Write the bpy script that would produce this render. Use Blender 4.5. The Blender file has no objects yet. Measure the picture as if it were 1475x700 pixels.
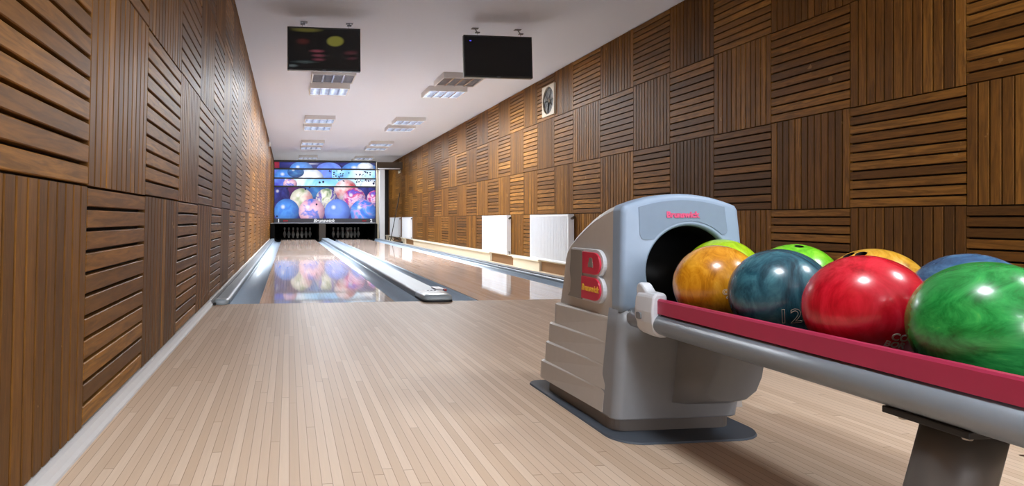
import bpy, bmesh, math, random
from mathutils import Vector, Matrix

random.seed(7)
SC = bpy.context.scene
COL = SC.collection
PI = math.pi

# ------------------------------------------------------------------ camera
FPX, PX, PY, CAMH = 940.0, 530.0, 316.0, 0.66          # for the 1475 x 700 frame
YAW = math.atan((530 - 416) / FPX)
SN, CS = math.sin(YAW), math.cos(YAW)
cam_d = bpy.data.cameras.new('camera')
cam_d.sensor_fit = 'HORIZONTAL'
cam_d.sensor_width = 36
cam_d.lens = FPX / 1475 * 36
cam_d.shift_x = (737.5 - PX) / 1475
cam_d.shift_y = -(350 - PY) / 1475
cam_d.clip_start = 0.02
cam = bpy.data.objects.new('camera', cam_d)
COL.objects.link(cam)
cam.location = (0, 0, CAMH)
cam.rotation_euler = (PI / 2, 0, -YAW)
SC.camera = cam


def on_y(x, y, Y):
    """where the sight line of a photo pixel meets the plane at depth Y"""
    t = (x - PX) / FPX
    d = Y / (CS - t * SN)
    return d * (SN + t * CS), CAMH - (y - PY) / FPX * d


def on_x(x, X):
    t = (x - PX) / FPX
    return X * (CS - t * SN) / (SN + t * CS)


# ------------------------------------------------------------------ materials
def lin(c):
    r = []
    for v in c[:3]:
        v /= 255.0
        r.append(v / 12.92 if v <= 0.04045 else ((v + 0.055) / 1.055) ** 2.4)
    return (r[0], r[1], r[2], 1.0)


class N:
    """tiny node helper"""
    def __init__(self, name):
        self.m = bpy.data.materials.new(name)
        self.m.use_nodes = True
        self.t = self.m.node_tree
        self.t.nodes.clear()
        self.out = self.t.nodes.new('ShaderNodeOutputMaterial')

    def n(self, kind, **kw):
        nd = self.t.nodes.new(kind)
        for k, v in kw.items():
            setattr(nd, k, v)
        return nd

    def l(self, a, b):
        self.t.links.new(a, b)

    def val(self, sock, v):
        if hasattr(v, 'is_output') or isinstance(v, bpy.types.NodeSocket):
            self.l(v, sock)
        else:
            sock.default_value = v

    def math(self, op, a, b=0.0, c=None):
        nd = self.n('ShaderNodeMath', operation=op)
        self.val(nd.inputs[0], a)
        self.val(nd.inputs[1], b)
        if c is not None:
            self.val(nd.inputs[2], c)
        return nd.outputs[0]

    def mix(self, f, a, b, blend='MIX'):
        nd = self.n('ShaderNodeMix', data_type='RGBA', blend_type=blend)
        self.val(nd.inputs[0], f)
        self.val(nd.inputs[6], a)
        self.val(nd.inputs[7], b)
        return nd.outputs[2]

    def ramp(self, f, stops):
        nd = self.n('ShaderNodeValToRGB')
        e = nd.color_ramp.elements
        while len(e) < len(stops):
            e.new(0.5)
        for i, (p, c) in enumerate(stops):
            e[i].position = p
            e[i].color = c
        self.l(f, nd.inputs[0])
        return nd.outputs[0]

    def noise(self, vec, scale, detail=2.0, rough=0.5, dist=0.0):
        nd = self.n('ShaderNodeTexNoise')
        if vec is not None:
            self.l(vec, nd.inputs['Vector'])
        nd.inputs['Scale'].default_value = scale
        nd.inputs['Detail'].default_value = detail
        nd.inputs['Roughness'].default_value = rough
        nd.inputs['Distortion'].default_value = dist
        return nd.outputs[0]

    def mapping(self, vec, scale=(1, 1, 1), loc=(0, 0, 0), rot=(0, 0, 0)):
        nd = self.n('ShaderNodeMapping')
        self.l(vec, nd.inputs[0])
        nd.inputs['Scale'].default_value = scale
        nd.inputs['Rotation'].default_value = rot
        self.val(nd.inputs['Location'], loc)
        return nd.outputs[0]

    def bsdf(self, color, rough=0.5, metal=0.0, spec=0.5, coat=0.0, coat_rough=0.03, normal=None, emit=None, estr=0.0):
        b = self.n('ShaderNodeBsdfPrincipled')
        self.val(b.inputs['Base Color'], color)
        self.val(b.inputs['Roughness'], rough)
        self.val(b.inputs['Metallic'], metal)
        b.inputs['Specular IOR Level'].default_value = spec
        b.inputs['Coat Weight'].default_value = coat
        b.inputs['Coat Roughness'].default_value = coat_rough
        if normal is not None:
            self.l(normal, b.inputs['Normal'])
        if emit is not None:
            self.val(b.inputs['Emission Color'], emit)
            b.inputs['Emission Strength'].default_value = estr
        self.l(b.outputs[0], self.out.inputs[0])
        return b

    def bump(self, h, strength=0.2, dist=0.002):
        nd = self.n('ShaderNodeBump')
        nd.inputs['Strength'].default_value = strength
        nd.inputs['Distance'].default_value = dist
        self.l(h, nd.inputs['Height'])
        return nd.outputs[0]

    def pos(self):
        return self.n('ShaderNodeNewGeometry').outputs['Position']

    def obj(self):
        return self.n('ShaderNodeTexCoord').outputs['Object']

    def uv(self):
        return self.n('ShaderNodeTexCoord').outputs['UV']


def plain(name, rgb, rough=0.5, metal=0.0, spec=0.5, grain=0.04, coat=0.0):
    """a plain paint / plastic / metal with a faint mottling"""
    k = N(name)
    c = lin(rgb)
    f = k.noise(k.obj(), 35.0, 3.0)
    lo = tuple(v * (1 - grain) for v in c[:3]) + (1,)
    hi = tuple(min(1, v * (1 + grain)) for v in c[:3]) + (1,)
    k.bsdf(k.mix(f, lo, hi), rough, metal, spec, coat)
    return k.m


def slat_wood(name, axis):
    k = N(name)
    rnd = k.n('ShaderNodeAttribute', attribute_name='rnd').outputs['Fac']
    off = k.n('ShaderNodeCombineXYZ')
    for i in range(3):
        k.l(k.math('MULTIPLY', rnd, 37.0 + 11 * i), off.inputs[i])
    sc = (14, 1.1, 14) if axis == 'Y' else (14, 14, 1.1)
    v = k.mapping(k.pos(), sc, off.outputs[0])
    grain = k.noise(v, 3.2, 5.0, 0.62, 0.9)
    fine = k.noise(v, 14.0, 3.0, 0.6, 0.2)
    sp = k.noise(k.pos(), 9.0, 3.0)
    base = k.ramp(rnd, [(0.0, lin((58, 37, 14))), (0.3, lin((96, 62, 22))), (0.62, lin((127, 84, 31))), (1.0, lin((166, 115, 48)))])
    blot = k.ramp(grain, [(0.36, (0, 0, 0, 1)), (0.62, (1, 1, 1, 1))])
    dark = k.mix(k.math('MULTIPLY', blot, 0.68), base, lin((52, 32, 14)))
    light = k.mix(k.math('MULTIPLY', fine, 0.30), dark, lin((160, 112, 58)))
    worn = k.math('GREATER_THAN', sp, 0.735)
    col = k.mix(k.math('MULTIPLY', worn, 0.45), light, lin((170, 132, 82)))
    k.bsdf(col, 0.5, 0, 0.12, normal=k.bump(grain, 0.25, 0.0015))
    return k.m


def board_floor(name, c_lo, c_mid, c_hi, rough, coat, spec=0.5, width=0.0271, seam=0.07, length=1.35):
    k = N(name)
    p = k.pos()
    s = k.n('ShaderNodeSeparateXYZ')
    k.l(p, s.inputs[0])
    u = k.math('DIVIDE', s.outputs[0], width)
    bi = k.math('FLOOR', u)
    fr = k.math('FRACT', u)
    w1 = k.n('ShaderNodeTexWhiteNoise', noise_dimensions='1D')
    k.l(bi, w1.inputs['W'])
    yy = k.math('ADD', k.math('DIVIDE', s.outputs[1], length), k.math('MULTIPLY', w1.outputs[0], 7.3))
    li = k.math('FLOOR', yy)
    lf = k.math('FRACT', yy)
    cb = k.n('ShaderNodeCombineXYZ')
    k.l(bi, cb.inputs[0])
    k.l(li, cb.inputs[1])
    w2 = k.n('ShaderNodeTexWhiteNoise', noise_dimensions='2D')
    k.l(cb.outputs[0], w2.inputs['Vector'])
    base = k.ramp(w2.outputs[0], [(0.0, lin(c_lo)), (0.5, lin(c_mid)), (1.0, lin(c_hi))])
    ofs = k.n('ShaderNodeVectorMath', operation='ADD')
    k.l(k.mapping(p, (60, 3.0, 1)), ofs.inputs[0])
    k.l(w2.outputs[1], ofs.inputs[1])
    g = k.noise(ofs.outputs[0], 1.6, 4.0, 0.6, 0.6)
    col = k.mix(k.math('MULTIPLY', g, 0.35), base, lin(tuple(int(v * 0.80) for v in c_mid)))
    big = k.noise(p, 0.9, 2.0)
    col = k.mix(k.math('MULTIPLY', big, 0.18), col, lin((196, 168, 140)))
    e = k.math('LESS_THAN', fr, seam)
    e2 = k.math('LESS_THAN', lf, 0.0025)
    ed = k.math('MAXIMUM', e, e2)
    col = k.mix(k.math('MULTIPLY', ed, 0.55), col, lin((112, 84, 60)))
    k.bsdf(col, rough, 0, spec, coat, 0.035)
    return k.m


M = {}
M['slat_h'] = slat_wood('brown_slat_horizontal', 'Y')
M['slat_v'] = slat_wood('brown_slat_vertical', 'Z')
M['backing'] = plain('dark_backing_board', (22, 14, 9), 0.8)
M['floor'] = board_floor('approach_boards', (201, 176, 151), (211, 187, 163), (222, 201, 179), 0.48, 0.0, 0.14)
M['lane'] = board_floor('lane_boards', (202, 178, 162), (214, 192, 180), (224, 206, 196), 0.6, 0.9, 0.08)
M['ceiling'] = plain('white_ceiling_paint', (224, 229, 240), 0.9, grain=0.02)
M['plaster'] = plain('cream_plaster', (206, 194, 170), 0.8)
M['rear'] = plain('dark_rear_wall_paint', (30, 22, 18), 0.9)
M['base_l'] = plain('grey_skirting_paint', (188, 186, 184), 0.6)
M['plinth'] = plain('cream_plinth_paint', (208, 198, 178), 0.6)
M['plinth_wood'] = plain('brown_plinth_recess', (120, 84, 46), 0.7, grain=0.2)
M['subfloor'] = plain('beige_service_floor', (196, 178, 150), 0.5)
M['gutter'] = plain('blue_grey_gutter_plastic', (178, 196, 212), 0.40, 0.0, 0.6, 0.10)
M['cap'] = plain('pale_grey_capping_metal', (126, 138, 148), 0.45, 0.1, 0.5, 0.08)
M['cap_nose'] = plain('pale_grey_capping_plastic', (160, 174, 182), 0.3, 0.0, 0.6)
M['black'] = plain('black_paint', (14, 13, 13), 0.7)
M['blackrub'] = plain('black_rubber', (20, 20, 22), 0.6)
M['pit'] = plain('black_lining_and_pit_shade', (8, 7, 7), 0.9, spec=0.1)
M['kick'] = plain('dark_brown_divider_wood', (38, 29, 20), 0.7)
M['pin'] = plain('white_pin_plastic', (225, 222, 214), 0.3)
M['pinred'] = plain('red_pin_band', (180, 30, 34), 0.3)
M['white'] = plain('white_enamel', (232, 234, 238), 0.3, grain=0.01)
M['rad'] = plain('white_radiator_enamel', (226, 230, 236), 0.35, grain=0.01)
M['valve'] = plain('dark_valve_metal', (70, 62, 54), 0.4, 0.6)
M['frame'] = plain('black_television_plastic', (16, 16, 18), 0.3)
M['steel'] = plain('grey_bracket_steel', (90, 90, 94), 0.4, 0.7)
M['housing'] = plain('white_light_housing', (214, 212, 210), 0.5, grain=0.01)
M['louvre'] = plain('mirror_louvre_aluminium', (205, 208, 214), 0.22, 0.85, grain=0.02)
M['fan_frame'] = plain('ivory_fan_frame', (196, 186, 166), 0.6)
M['fan_dark'] = plain('dark_grey_fan_plastic', (44, 42, 40), 0.6)
M['fan_blade'] = plain('grey_fan_blade', (96, 92, 86), 0.5)
M['side'] = plain('warm_grey_plastic', (181, 176, 170), 0.42, 0, 0.45, 0.05)
M['front'] = plain('blue_grey_plastic', (138, 158, 180), 0.42, 0, 0.45, 0.05)
M['name_panel'] = plain('slate_blue_plastic', (122, 140, 160), 0.5, 0, 0.4, 0.05)
M['lower'] = plain('mid_grey_plastic', (128, 131, 135), 0.4, 0, 0.45, 0.05)
M['plate'] = plain('slate_floor_plate', (74, 82, 92), 0.55)
M['dark_in'] = plain('black_port_lining', (10, 10, 10), 0.5)
M['pink'] = plain('pink_lettering', (212, 84, 124), 0.4)
M['red'] = plain('red_emblem_plastic', (204, 42, 72), 0.3, 0, 0.5)
M['yellow'] = plain('yellow_lettering', (236, 190, 60), 0.4)
M['emgrey'] = plain('grey_emblem_plastic', (128, 122, 116), 0.5)
M['rail'] = plain('crimson_rail_vinyl', (170, 46, 80), 0.38, 0, 0.45, 0.05)
M['tube'] = plain('grey_powder_coated_tube', (132, 142, 152), 0.35, 0.15, 0.5, 0.05)
M['clamp'] = plain('white_grey_clamp_plastic', (206, 212, 220), 0.4)
M['button'] = plain('grey_button_plastic', (110, 116, 122), 0.4)
M['leg'] = plain('graphite_leg_paint', (92, 90, 88), 0.38, 0.15)
M['bolt'] = plain('zinc_bolt', (190, 186, 178), 0.3, 0.8)
M['mark'] = plain('dark_inlay', (74, 50, 36), 0.4)
M['line'] = plain('white_ball_engraving', (205, 205, 190), 0.5)
M['hole'] = plain('dark_finger_hole', (20, 18, 16), 0.6)


def glow(name, rgb, strength):
    k = N(name)
    e = k.n('ShaderNodeEmission')
    f = k.noise(k.obj(), 3.0)
    e.inputs[1].default_value = strength
    k.l(k.mix(f, lin(rgb), lin(tuple(int(v * 0.97) for v in rgb))), e.inputs[0])
    k.l(e.outputs[0], k.out.inputs[0])
    return k.m


M['tube_on'] = glow('lit_fluorescent_tube', (226, 236, 255), 5.0)
M['tube_off'] = plain('unlit_fluorescent_tube', (232, 232, 230), 0.3)


def ball_mat(name, stops, scale=4.0, dist=2.5, stretch=(1, 1, 1), speck=None, rot=(0, 0, 0)):
    k = N(name)
    v = k.mapping(k.obj(), stretch, (random.uniform(-5, 5), random.uniform(-5, 5), random.uniform(-5, 5)), rot)
    f = k.noise(v, scale * 2.2, 6.0, 0.66, dist)
    col = k.ramp(f, [(p, lin(c)) for p, c in stops])
    if speck:
        s = k.noise(k.obj(), 42.0, 4.0, 0.65)
        sm = k.math('MULTIPLY', k.math('GREATER_THAN', s, speck[0]), speck[2])
        col = k.mix(sm, col, lin(speck[1]))
    k.bsdf(col, 0.27, 0, 0.5, 0.25, 0.10)
    return k.m


# ------------------------------------------------------------------ mesh building
class MB:
    def __init__(self):
        self.v, self.f, self.mi, self.sm, self.r = [], [], [], [], []
        self.uv = []

    def add(self, vs, fs, mi=0, smooth=False, rnd=0.5, uvs=None):
        o = len(self.v)
        self.v += [tuple(p) for p in vs]
        for f in fs:
            self.f.append([i + o for i in f])
            self.mi.append(mi)
            self.sm.append(smooth)
            self.r.append(rnd)
            self.uv.append([uvs[i] for i in f] if uvs else None)

    def box(self, x0, x1, y0, y1, z0, z1, mi=0, rnd=0.5):
        vs = [(x0, y0, z0), (x1, y0, z0), (x1, y1, z0), (x0, y1, z0), (x0, y0, z1), (x1, y0, z1), (x1, y1, z1), (x0, y1, z1)]
        self.add(vs, [(3, 2, 1, 0), (4, 5, 6, 7), (0, 1, 5, 4), (1, 2, 6, 5), (2, 3, 7, 6), (3, 0, 4, 7)], mi, False, rnd)

    def cbox(self, x0, x1, y0, y1, z0, z1, c=0.004, mi=0, smooth=False):
        """box with every edge chamfered"""
        bm = bmesh.new()
        bmesh.ops.create_cube(bm, size=1.0)
        for v in bm.verts:
            v.co = Vector(((x0 + x1) / 2 + v.co.x * (x1 - x0), (y0 + y1) / 2 + v.co.y * (y1 - y0), (z0 + z1) / 2 + v.co.z * (z1 - z0)))
        bmesh.ops.bevel(bm, geom=list(bm.edges), offset=c, segments=2, affect='EDGES', profile=0.5)
        self.bm(bm, mi, smooth)

    def bm(self, bm, mi=0, smooth=False):
        bm.verts.index_update()
        self.add([v.co[:] for v in bm.verts], [[v.index for v in f.verts] for f in bm.faces], mi, smooth)
        bm.free()

    def extrude_y(self, pts, y0, y1, mi=0, smooth=False, cap=True, closed=True):
        """profile of (x, z) points carried along Y"""
        n = len(pts)
        vs = [(x, y0, z) for x, z in pts] + [(x, y1, z) for x, z in pts]
        m = n if closed else n - 1
        fs = [(i, (i + 1) % n, n + (i + 1) % n, n + i) for i in range(m)]
        self.add(vs, fs, mi, smooth)
        if cap and closed:
            self.add(vs, [tuple(range(n))[::-1], tuple(range(n, 2 * n))], mi)

    def extrude_z(self, pts, z0, z1, mi=0, smooth=False, pts2=None):
        n = len(pts)
        p2 = pts2 or pts
        vs = [(x, y, z0) for x, y in pts] + [(x, y, z1) for x, y in p2]
        self.add(vs, [(i, (i + 1) % n, n + (i + 1) % n, n + i) for i in range(n)], mi, smooth)
        self.add(vs, [tuple(range(n))[::-1], tuple(range(n, 2 * n))], mi)

    def loft(self, loops, mi=0, smooth=True, closed=True, cap0=False, cap1=False):
        n = len(loops[0])
        vs = [p for L in loops for p in L]
        fs = []
        for k in range(len(loops) - 1):
            for i in range(n if closed else n - 1):
                a, b = k * n + i, k * n + (i + 1) % n
                fs.append((a, b, b + n, a + n))
        self.add(vs, fs, mi, smooth)
        if cap0:
            self.add(loops[0], [tuple(range(n))[::-1]], mi)
        if cap1:
            self.add(loops[-1], [tuple(range(n))], mi)

    def tube(self, path, r, seg=12, mi=0, cap=True, sx=1.0):
        loops = []
        P = [Vector(p) for p in path]
        rs = r if isinstance(r, (list, tuple)) else [r] * len(P)
        for i, p in enumerate(P):
            d = (P[min(i + 1, len(P) - 1)] - P[max(i - 1, 0)]).normalized()
            up = Vector((0, 0, 1)) if abs(d.z) < 0.9 else Vector((0, 1, 0))
            a = d.cross(up).normalized()
            b = a.cross(d)
            loops.append([tuple(p + (a * math.cos(t) * sx + b * math.sin(t)) * rs[i]) for t in [2 * PI * q / seg for q in range(seg)]])
        self.loft(loops, mi, True, True, cap, cap)

    def lathe(self, prof, c=(0, 0, 0), seg=24, mi=0, smooth=True):
        loops = [[(c[0] + r * math.cos(2 * PI * q / seg), c[1] + r * math.sin(2 * PI * q / seg), c[2] + z) for q in range(seg)] for r, z in prof]
        self.loft(loops, mi, smooth, True, True, True)

    def build(self, name, mats, parent=None, loc=None):
        me = bpy.data.meshes.new(name)
        me.from_pydata(self.v, [], self.f)
        if not isinstance(mats, (list, tuple)):
            mats = [mats]
        for m in mats:
            me.materials.append(m)
        for p, mi, s in zip(me.polygons, self.mi, self.sm):
            p.material_index = mi
            p.use_smooth = s
        if any(abs(r - 0.5) > 1e-9 for r in self.r):
            a = me.attributes.new('rnd', 'FLOAT', 'FACE')
            a.data.foreach_set('value', self.r)
        if any(self.uv):
            ul = me.uv_layers.new(name='uv')
            for p, u in zip(me.polygons, self.uv):
                for li, c in zip(p.loop_indices, u or [(0, 0)] * len(p.vertices)):
                    ul.data[li].uv = c
        me.update()
        bm = bmesh.new()
        bm.from_mesh(me)
        if not any(self.uv):
            bmesh.ops.remove_doubles(bm, verts=bm.verts, dist=1e-6)
        bmesh.ops.recalc_face_normals(bm, faces=bm.faces)
        bm.to_mesh(me)
        bm.free()
        return place(name, me, parent, loc)


def place(name, me, parent=None, loc=None):
    o = bpy.data.objects.new(name, me)
    COL.objects.link(o)
    if loc is not None:
        o.location = loc
    if parent is not None:
        o.parent = parent
        if loc is None:                                  # world coordinates given: keep them
            o.location = tuple(-a for a in world_loc(parent))
    return o


def world_loc(o):
    v = Vector(o.location)
    while o.parent is not None:
        o = o.parent
        v += Vector(o.location)
    return v


def tag(o, label, cat, group=None):
    o['label'] = label
    o['category'] = cat
    if group:
        o['group'] = group
    return o


def thing(name, label, cat, loc=(0, 0, 0), group=None):
    o = bpy.data.objects.new(name, None)
    o.empty_display_size = 0.1
    COL.objects.link(o)
    o.location = loc
    return tag(o, label, cat, group)


def struct(o):
    o['kind'] = 'structure'
    return o


def copy_tree(o, parent=None):
    c = o.copy()
    COL.objects.link(c)
    if parent is not None:
        c.parent = parent
    for ch in [q for q in o.children if q.type == 'MESH']:
        copy_tree(ch, c)
    return c


def text_mesh(s, size, offset=0.0, extrude=0.0, shear=0.0, bevel=0.0, outline=False, align='CENTER'):
    cu = bpy.data.curves.new('t', 'FONT')
    cu.body = s
    cu.size = size
    cu.offset = offset
    cu.extrude = extrude
    cu.shear = shear
    cu.align_x = align
    cu.align_y = 'CENTER'
    cu.resolution_u = 4
    if outline:
        cu.fill_mode = 'NONE'
        cu.bevel_depth = bevel
        cu.bevel_resolution = 1
    ob = bpy.data.objects.new('t', cu)
    COL.objects.link(ob)
    dg = bpy.context.evaluated_depsgraph_get()
    me = bpy.data.meshes.new_from_object(ob.evaluated_get(dg))
    bpy.data.objects.remove(ob)
    bpy.data.curves.remove(cu)
    return me


def lettering(name, s, size, mat, fn, parent, stretch=(1, 1), **kw):
    """writing: fn maps flat text coordinates (u, v, w) to world points"""
    me = text_mesh(s, size, **kw)
    me.name = name
    for v in me.vertices:
        v.co = Vector(fn(v.co.x * stretch[0], v.co.y * stretch[1], v.co.z))
    me.materials.clear()
    me.materials.append(mat)
    me.update()
    return place(name, me, parent)


# ------------------------------------------------------------------ room shell
CEIL = 2.915
XR = 4.03
LEANX = (0.615, 0.550)                                   # the left cladding leans in a little


def xl(z):
    t = (z - 0.03) / (CEIL - 0.03)
    return -(LEANX[0] + (LEANX[1] - LEANX[0]) * t)


Y0, Y1 = -6.0, 26.3
FOUL = 5.17
LANE_END = 21.3

m = MB()
m.box(-0.70, XR + 0.1, Y0, FOUL, -0.20, 0.0)
floor = struct(m.build('floor', M['floor']))
m = MB()
for fx, fy in [(1422, 663), (1474, 656.5)]:
    d = CAMH * FPX / (fy - PY)
    t = (fx - PX) / FPX
    cx_, cy_ = d * (SN + t * CS), d * (CS - t * SN)
    m = MB()
    m.extrude_z([(cx_ + 0.009 * math.cos(q * PI / 8), cy_ + 0.009 * math.sin(q * PI / 8)) for q in range(16)], -0.002, 0.0007)
    m.build('approach_dot', M['mark'], floor)
m = MB()
m.box(-0.70, XR + 0.1, FOUL, Y1, -0.30, -0.16)
struct(m.build('floor', M['subfloor']))
m = MB()
m.box(-0.9, XR + 0.2, Y0, Y1, CEIL, CEIL + 0.1)
struct(m.build('ceiling', M['ceiling']))
m = MB()
m.box(-0.9, XR + 0.2, Y1, Y1 + 0.1, -0.3, CEIL)
struct(m.build('wall_back', M['rear']))
m = MB()
wx0, wx1, wz0, wz1 = -0.1, 3.6, 0.85, 2.55             # unseen window added behind the photographer to fill the room with light
for a in ((-0.9, XR + 0.2, -0.3, wz0), (-0.9, XR + 0.2, wz1, CEIL), (-0.9, wx0, wz0, wz1), (wx1, XR + 0.2, wz0, wz1)):
    m.box(a[0], a[1], Y0 - 0.1, Y0, a[2], a[3])
struct(m.build('wall_front', M['plaster']))
m = MB()
for q in range(4):
    x = wx0 + (wx1 - wx0 - 0.06) * q / 3
    m.box(x, x + 0.06, Y0 - 0.08, Y0 - 0.02, wz0, wz1)
for z in (wz0, wz1 - 0.06):
    m.box(wx0, wx1, Y0 - 0.08, Y0 - 0.02, z, z + 0.06)
struct(m.build('added_fill_window', M['white']))
pl = bpy.data.lights.new('fill_portal', 'AREA')               # portal of the added window: guides its fill light in
pl.shape = 'RECTANGLE'
pl.size, pl.size_y = wx1 - wx0, wz1 - wz0
pl.cycles.is_portal = True
po = bpy.data.objects.new('fill_portal', pl)
COL.objects.link(po)
po.location = ((wx0 + wx1) / 2, Y0 - 0.01, (wz0 + wz1) / 2)
po.rotation_euler = (PI / 2, 0, 0)

# left wall: backing board that leans with the cladding; right wall: upright
SLAT_T = 0.028
m = MB()
bx = lambda z, e: xl(z) - SLAT_T - e
m.add([(bx(0, 0), Y0, 0), (bx(0, .12), Y0, 0), (bx(CEIL, .12), Y0, CEIL), (bx(CEIL, 0), Y0, CEIL),
       (bx(0, 0), Y1, 0), (bx(0, .12), Y1, 0), (bx(CEIL, .12), Y1, CEIL), (bx(CEIL, 0), Y1, CEIL)],
      [(0, 1, 2, 3), (7, 6, 5, 4), (0, 4, 5, 1), (1, 5, 6, 2), (2, 6, 7, 3), (3, 7, 4, 0)])
wall_l = struct(m.build('wall_left', M['backing']))
m = MB()
m.box(XR + SLAT_T, XR + SLAT_T + 0.12, Y0, Y1, -0.30, CEIL)
wall_r = struct(m.build('wall_right', M['backing']))


def slat_panel(mb, side, ya, yb, za, zb, horizontal, bias):
    """one square of slats; written in wall coordinates (y, z) with a chamfered front"""
    n = 11 if horizontal else 12
    gap, c = (0.0115 if horizontal else 0.009), 0.0025
    a0, a1, b0, b1 = (za, zb, ya, yb) if horizontal else (ya, yb, za, zb)
    p = (a1 - a0) / n
    e = 0.0025

    def pt(a, b, t):
        y, z = (b, a) if horizontal else (a, b)
        if side == 'R':
            return (XR + SLAT_T - t, y, z)
        return (xl(z) - SLAT_T + t, y, z)
    for i in range(n):
        u0, u1 = a0 + i * p + gap / 2, a0 + (i + 1) * p - gap / 2
        prof = [(u0, 0), (u0, SLAT_T - c), (u0 + c, SLAT_T), (u1 - c, SLAT_T), (u1, SLAT_T - c), (u1, 0)]
        vs = [pt(a, b0 + e, t) for a, t in prof] + [pt(a, b1 - e, t) for a, t in prof]
        fs = [(k, k + 1, k + 7, k + 6) for k in range(5)] + [(0, 1, 2, 3, 4, 5), (11, 10, 9, 8, 7, 6)]
        r = min(0.98, max(0.02, bias + random.gauss(0, 0.20)))
        if abs(r - 0.5) < 1e-6:
            r = 0.51
        mb.add(vs, fs, 0, False, r)


VP = 416.0
right_px = [1391.6, 1224, 1110.7, 1028.2, 965, 912.2, 864.8, 825.5, 798.6, 774.3, 754.3, 735, 718.1, 702.9, 686.7, 671.9,
            658.3, 645.9, 635.8, 625.5, 616.7, 608.6, 600.7, 594.2, 588.5, 583.3, 578.8, 574.5]
right_y = [on_x(x, XR) for x in right_px]
left_px = [138.5, 217.5, 263.5, 290.2, 309.4, 323.1, 334.2, 342.3, 349.5, 355.6, 360.9]
left_y = [on_x(x, -0.575) for x in left_px]
while right_y[-1] < Y1 - 0.9:
    right_y.append(right_y[-1] + 0.77)
right_y.append(Y1 - 0.03)
while left_y[-1] < Y1 - 0.9:
    left_y.append(left_y[-1] + 0.765)
left_y.append(Y1 - 0.03)
nr, nl = 5, 5                                            # squares towards and beside the camera
right_y = [right_y[0] - 0.785 * (nr - i) for i in range(nr)] + right_y
left_y = [left_y[0] - 0.775 * (nl - i) for i in range(nl)] + left_y
rows_r = [0.030, 0.742, 1.466, 2.225, CEIL - 0.004]
rows_l = [0.035, 0.760, 1.465, 2.200, CEIL - 0.004]


def clad(side, ys, rows, parity, wall):
    items = []
    for i in range(len(ys) - 1):
        for j in range(4):
            hor = (i + j + parity) % 2 == 0
            bias = random.choice([0.30, 0.42, 0.5, 0.55, 0.62, 0.7]) + random.uniform(-0.05, 0.05) + (0.10 if hor else -0.06)  # horizontal squares toned lighter to stand in for their sheen
            vis = ys[i + 1] > (2.9 if side == 'R' else 1.15)
            key = (0 if vis else 1, ys[i])
            items.append((key, ys[i], ys[i + 1], rows[j], rows[j + 1], hor, bias))
    items.sort(key=lambda q: q[0])
    far = [MB(), MB()]
    for q, (key, ya, yb, za, zb, hor, bias) in enumerate(items):
        mb = MB() if q < 100 else far[0 if hor else 1]
        slat_panel(mb, side, ya, yb, za, zb, hor, bias)
        if q < 100:
            mb.build('slatted_panel', M['slat_h'] if hor else M['slat_v'], wall)
    allm = MB()
    for mi, b in enumerate(far):
        o = len(allm.v)
        allm.v += b.v
        allm.f += [[k + o for k in f] for f in b.f]
        allm.mi += [mi] * len(b.f)
        allm.sm += b.sm
        allm.r += b.r
        allm.uv += b.uv
    rest = allm.build('slatted_panels', [M['slat_h'], M['slat_v']], wall)
    rest['kind'] = 'stuff'


clad('R', right_y, rows_r, 0 if (nr + 1) % 2 == 0 else 1, wall_r)   # row 1 (j=1) from the first measured edge is horizontal
clad('L', left_y, rows_l, 0 if nl % 2 == 0 else 1, wall_l)

# skirtings
m = MB()
m.extrude_y([(-0.70, 0), (-0.70, 0.033), (-0.612, 0.033), (-0.600, 0.030), (-0.588, 0.014), (-0.578, 0.006), (-0.576, 0)], Y0, FOUL - 0.02)
m.extrude_y([(-0.70, -0.16), (-0.70, 0.033), (-0.612, 0.033), (-0.600, 0.030), (-0.596, -0.16)], FOUL, 21.4)
struct(m.build('baseboard_left', M['base_l']))
m = MB()
# cream plinth with a moulded ledge, interrupted under each radiator
px0 = 3.93
segs = [(FOUL, 8.10), (9.92, 11.12), (12.45, 20.4), (21.9, 22.6), (24.6, Y1)]
for a, b in segs:
    m.box(px0, XR + SLAT_T, a, b, -0.16, -0.012)
    m.extrude_y([(px0 - 0.022, -0.012), (px0 - 0.022, 0.006), (px0 - 0.012, 0.018), (px0, 0.026), (XR + SLAT_T, 0.026), (XR + SLAT_T, -0.012)], a, b)
m.extrude_y([(px0 + 0.02, 0.0), (px0 + 0.02, 0.02), (XR + SLAT_T, 0.026), (XR + SLAT_T, 0.0)], FOUL, Y1 - 0.01)
bb = struct(m.build('baseboard_right', M['plinth']))
m = MB()
m.box(px0 + 0.04, XR + SLAT_T, FOUL, Y1 - 0.01, -0.158, -0.001)
m.build('recess_board', M['plinth_wood'], bb)
m = MB()
m.box(XR - 0.02, XR + SLAT_T, Y0, FOUL, 0.0, 0.027)
struct(m.build('baseboard_right', M['plinth']))

# white pillar and dark header at the far right end
cx0, _ = on_y(547, 300, 23.0)
cx1, _ = on_y(554.3, 300, 23.0)
m = MB()
m.cbox(cx0, cx1, 23.0, 23.25, -0.16, 2.44, 0.01)
struct(m.build('trim_1', plain('white_pillar_paint', (226, 230, 236), 0.5)))
bx0, _ = on_y(542, 300, 23.3)
m = MB()
m.box(bx0, cx0 + 0.02, 23.27, 23.36, -0.16, 2.44)
struct(m.build('trim_2', M['plaster']))
m = MB()
m.box(bx0 - 0.02, XR, 22.98, 23.4, 2.45, 2.70)
struct(m.build('trim_3', plain('dark_header_board', (74, 58, 42), 0.7)))
m = MB()
m.tube([(bx0, 22.9, 2.46), (XR - 0.1, 22.9, 2.46)], 0.02, 8)
struct(m.build('trim_4', M['white']))

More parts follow.
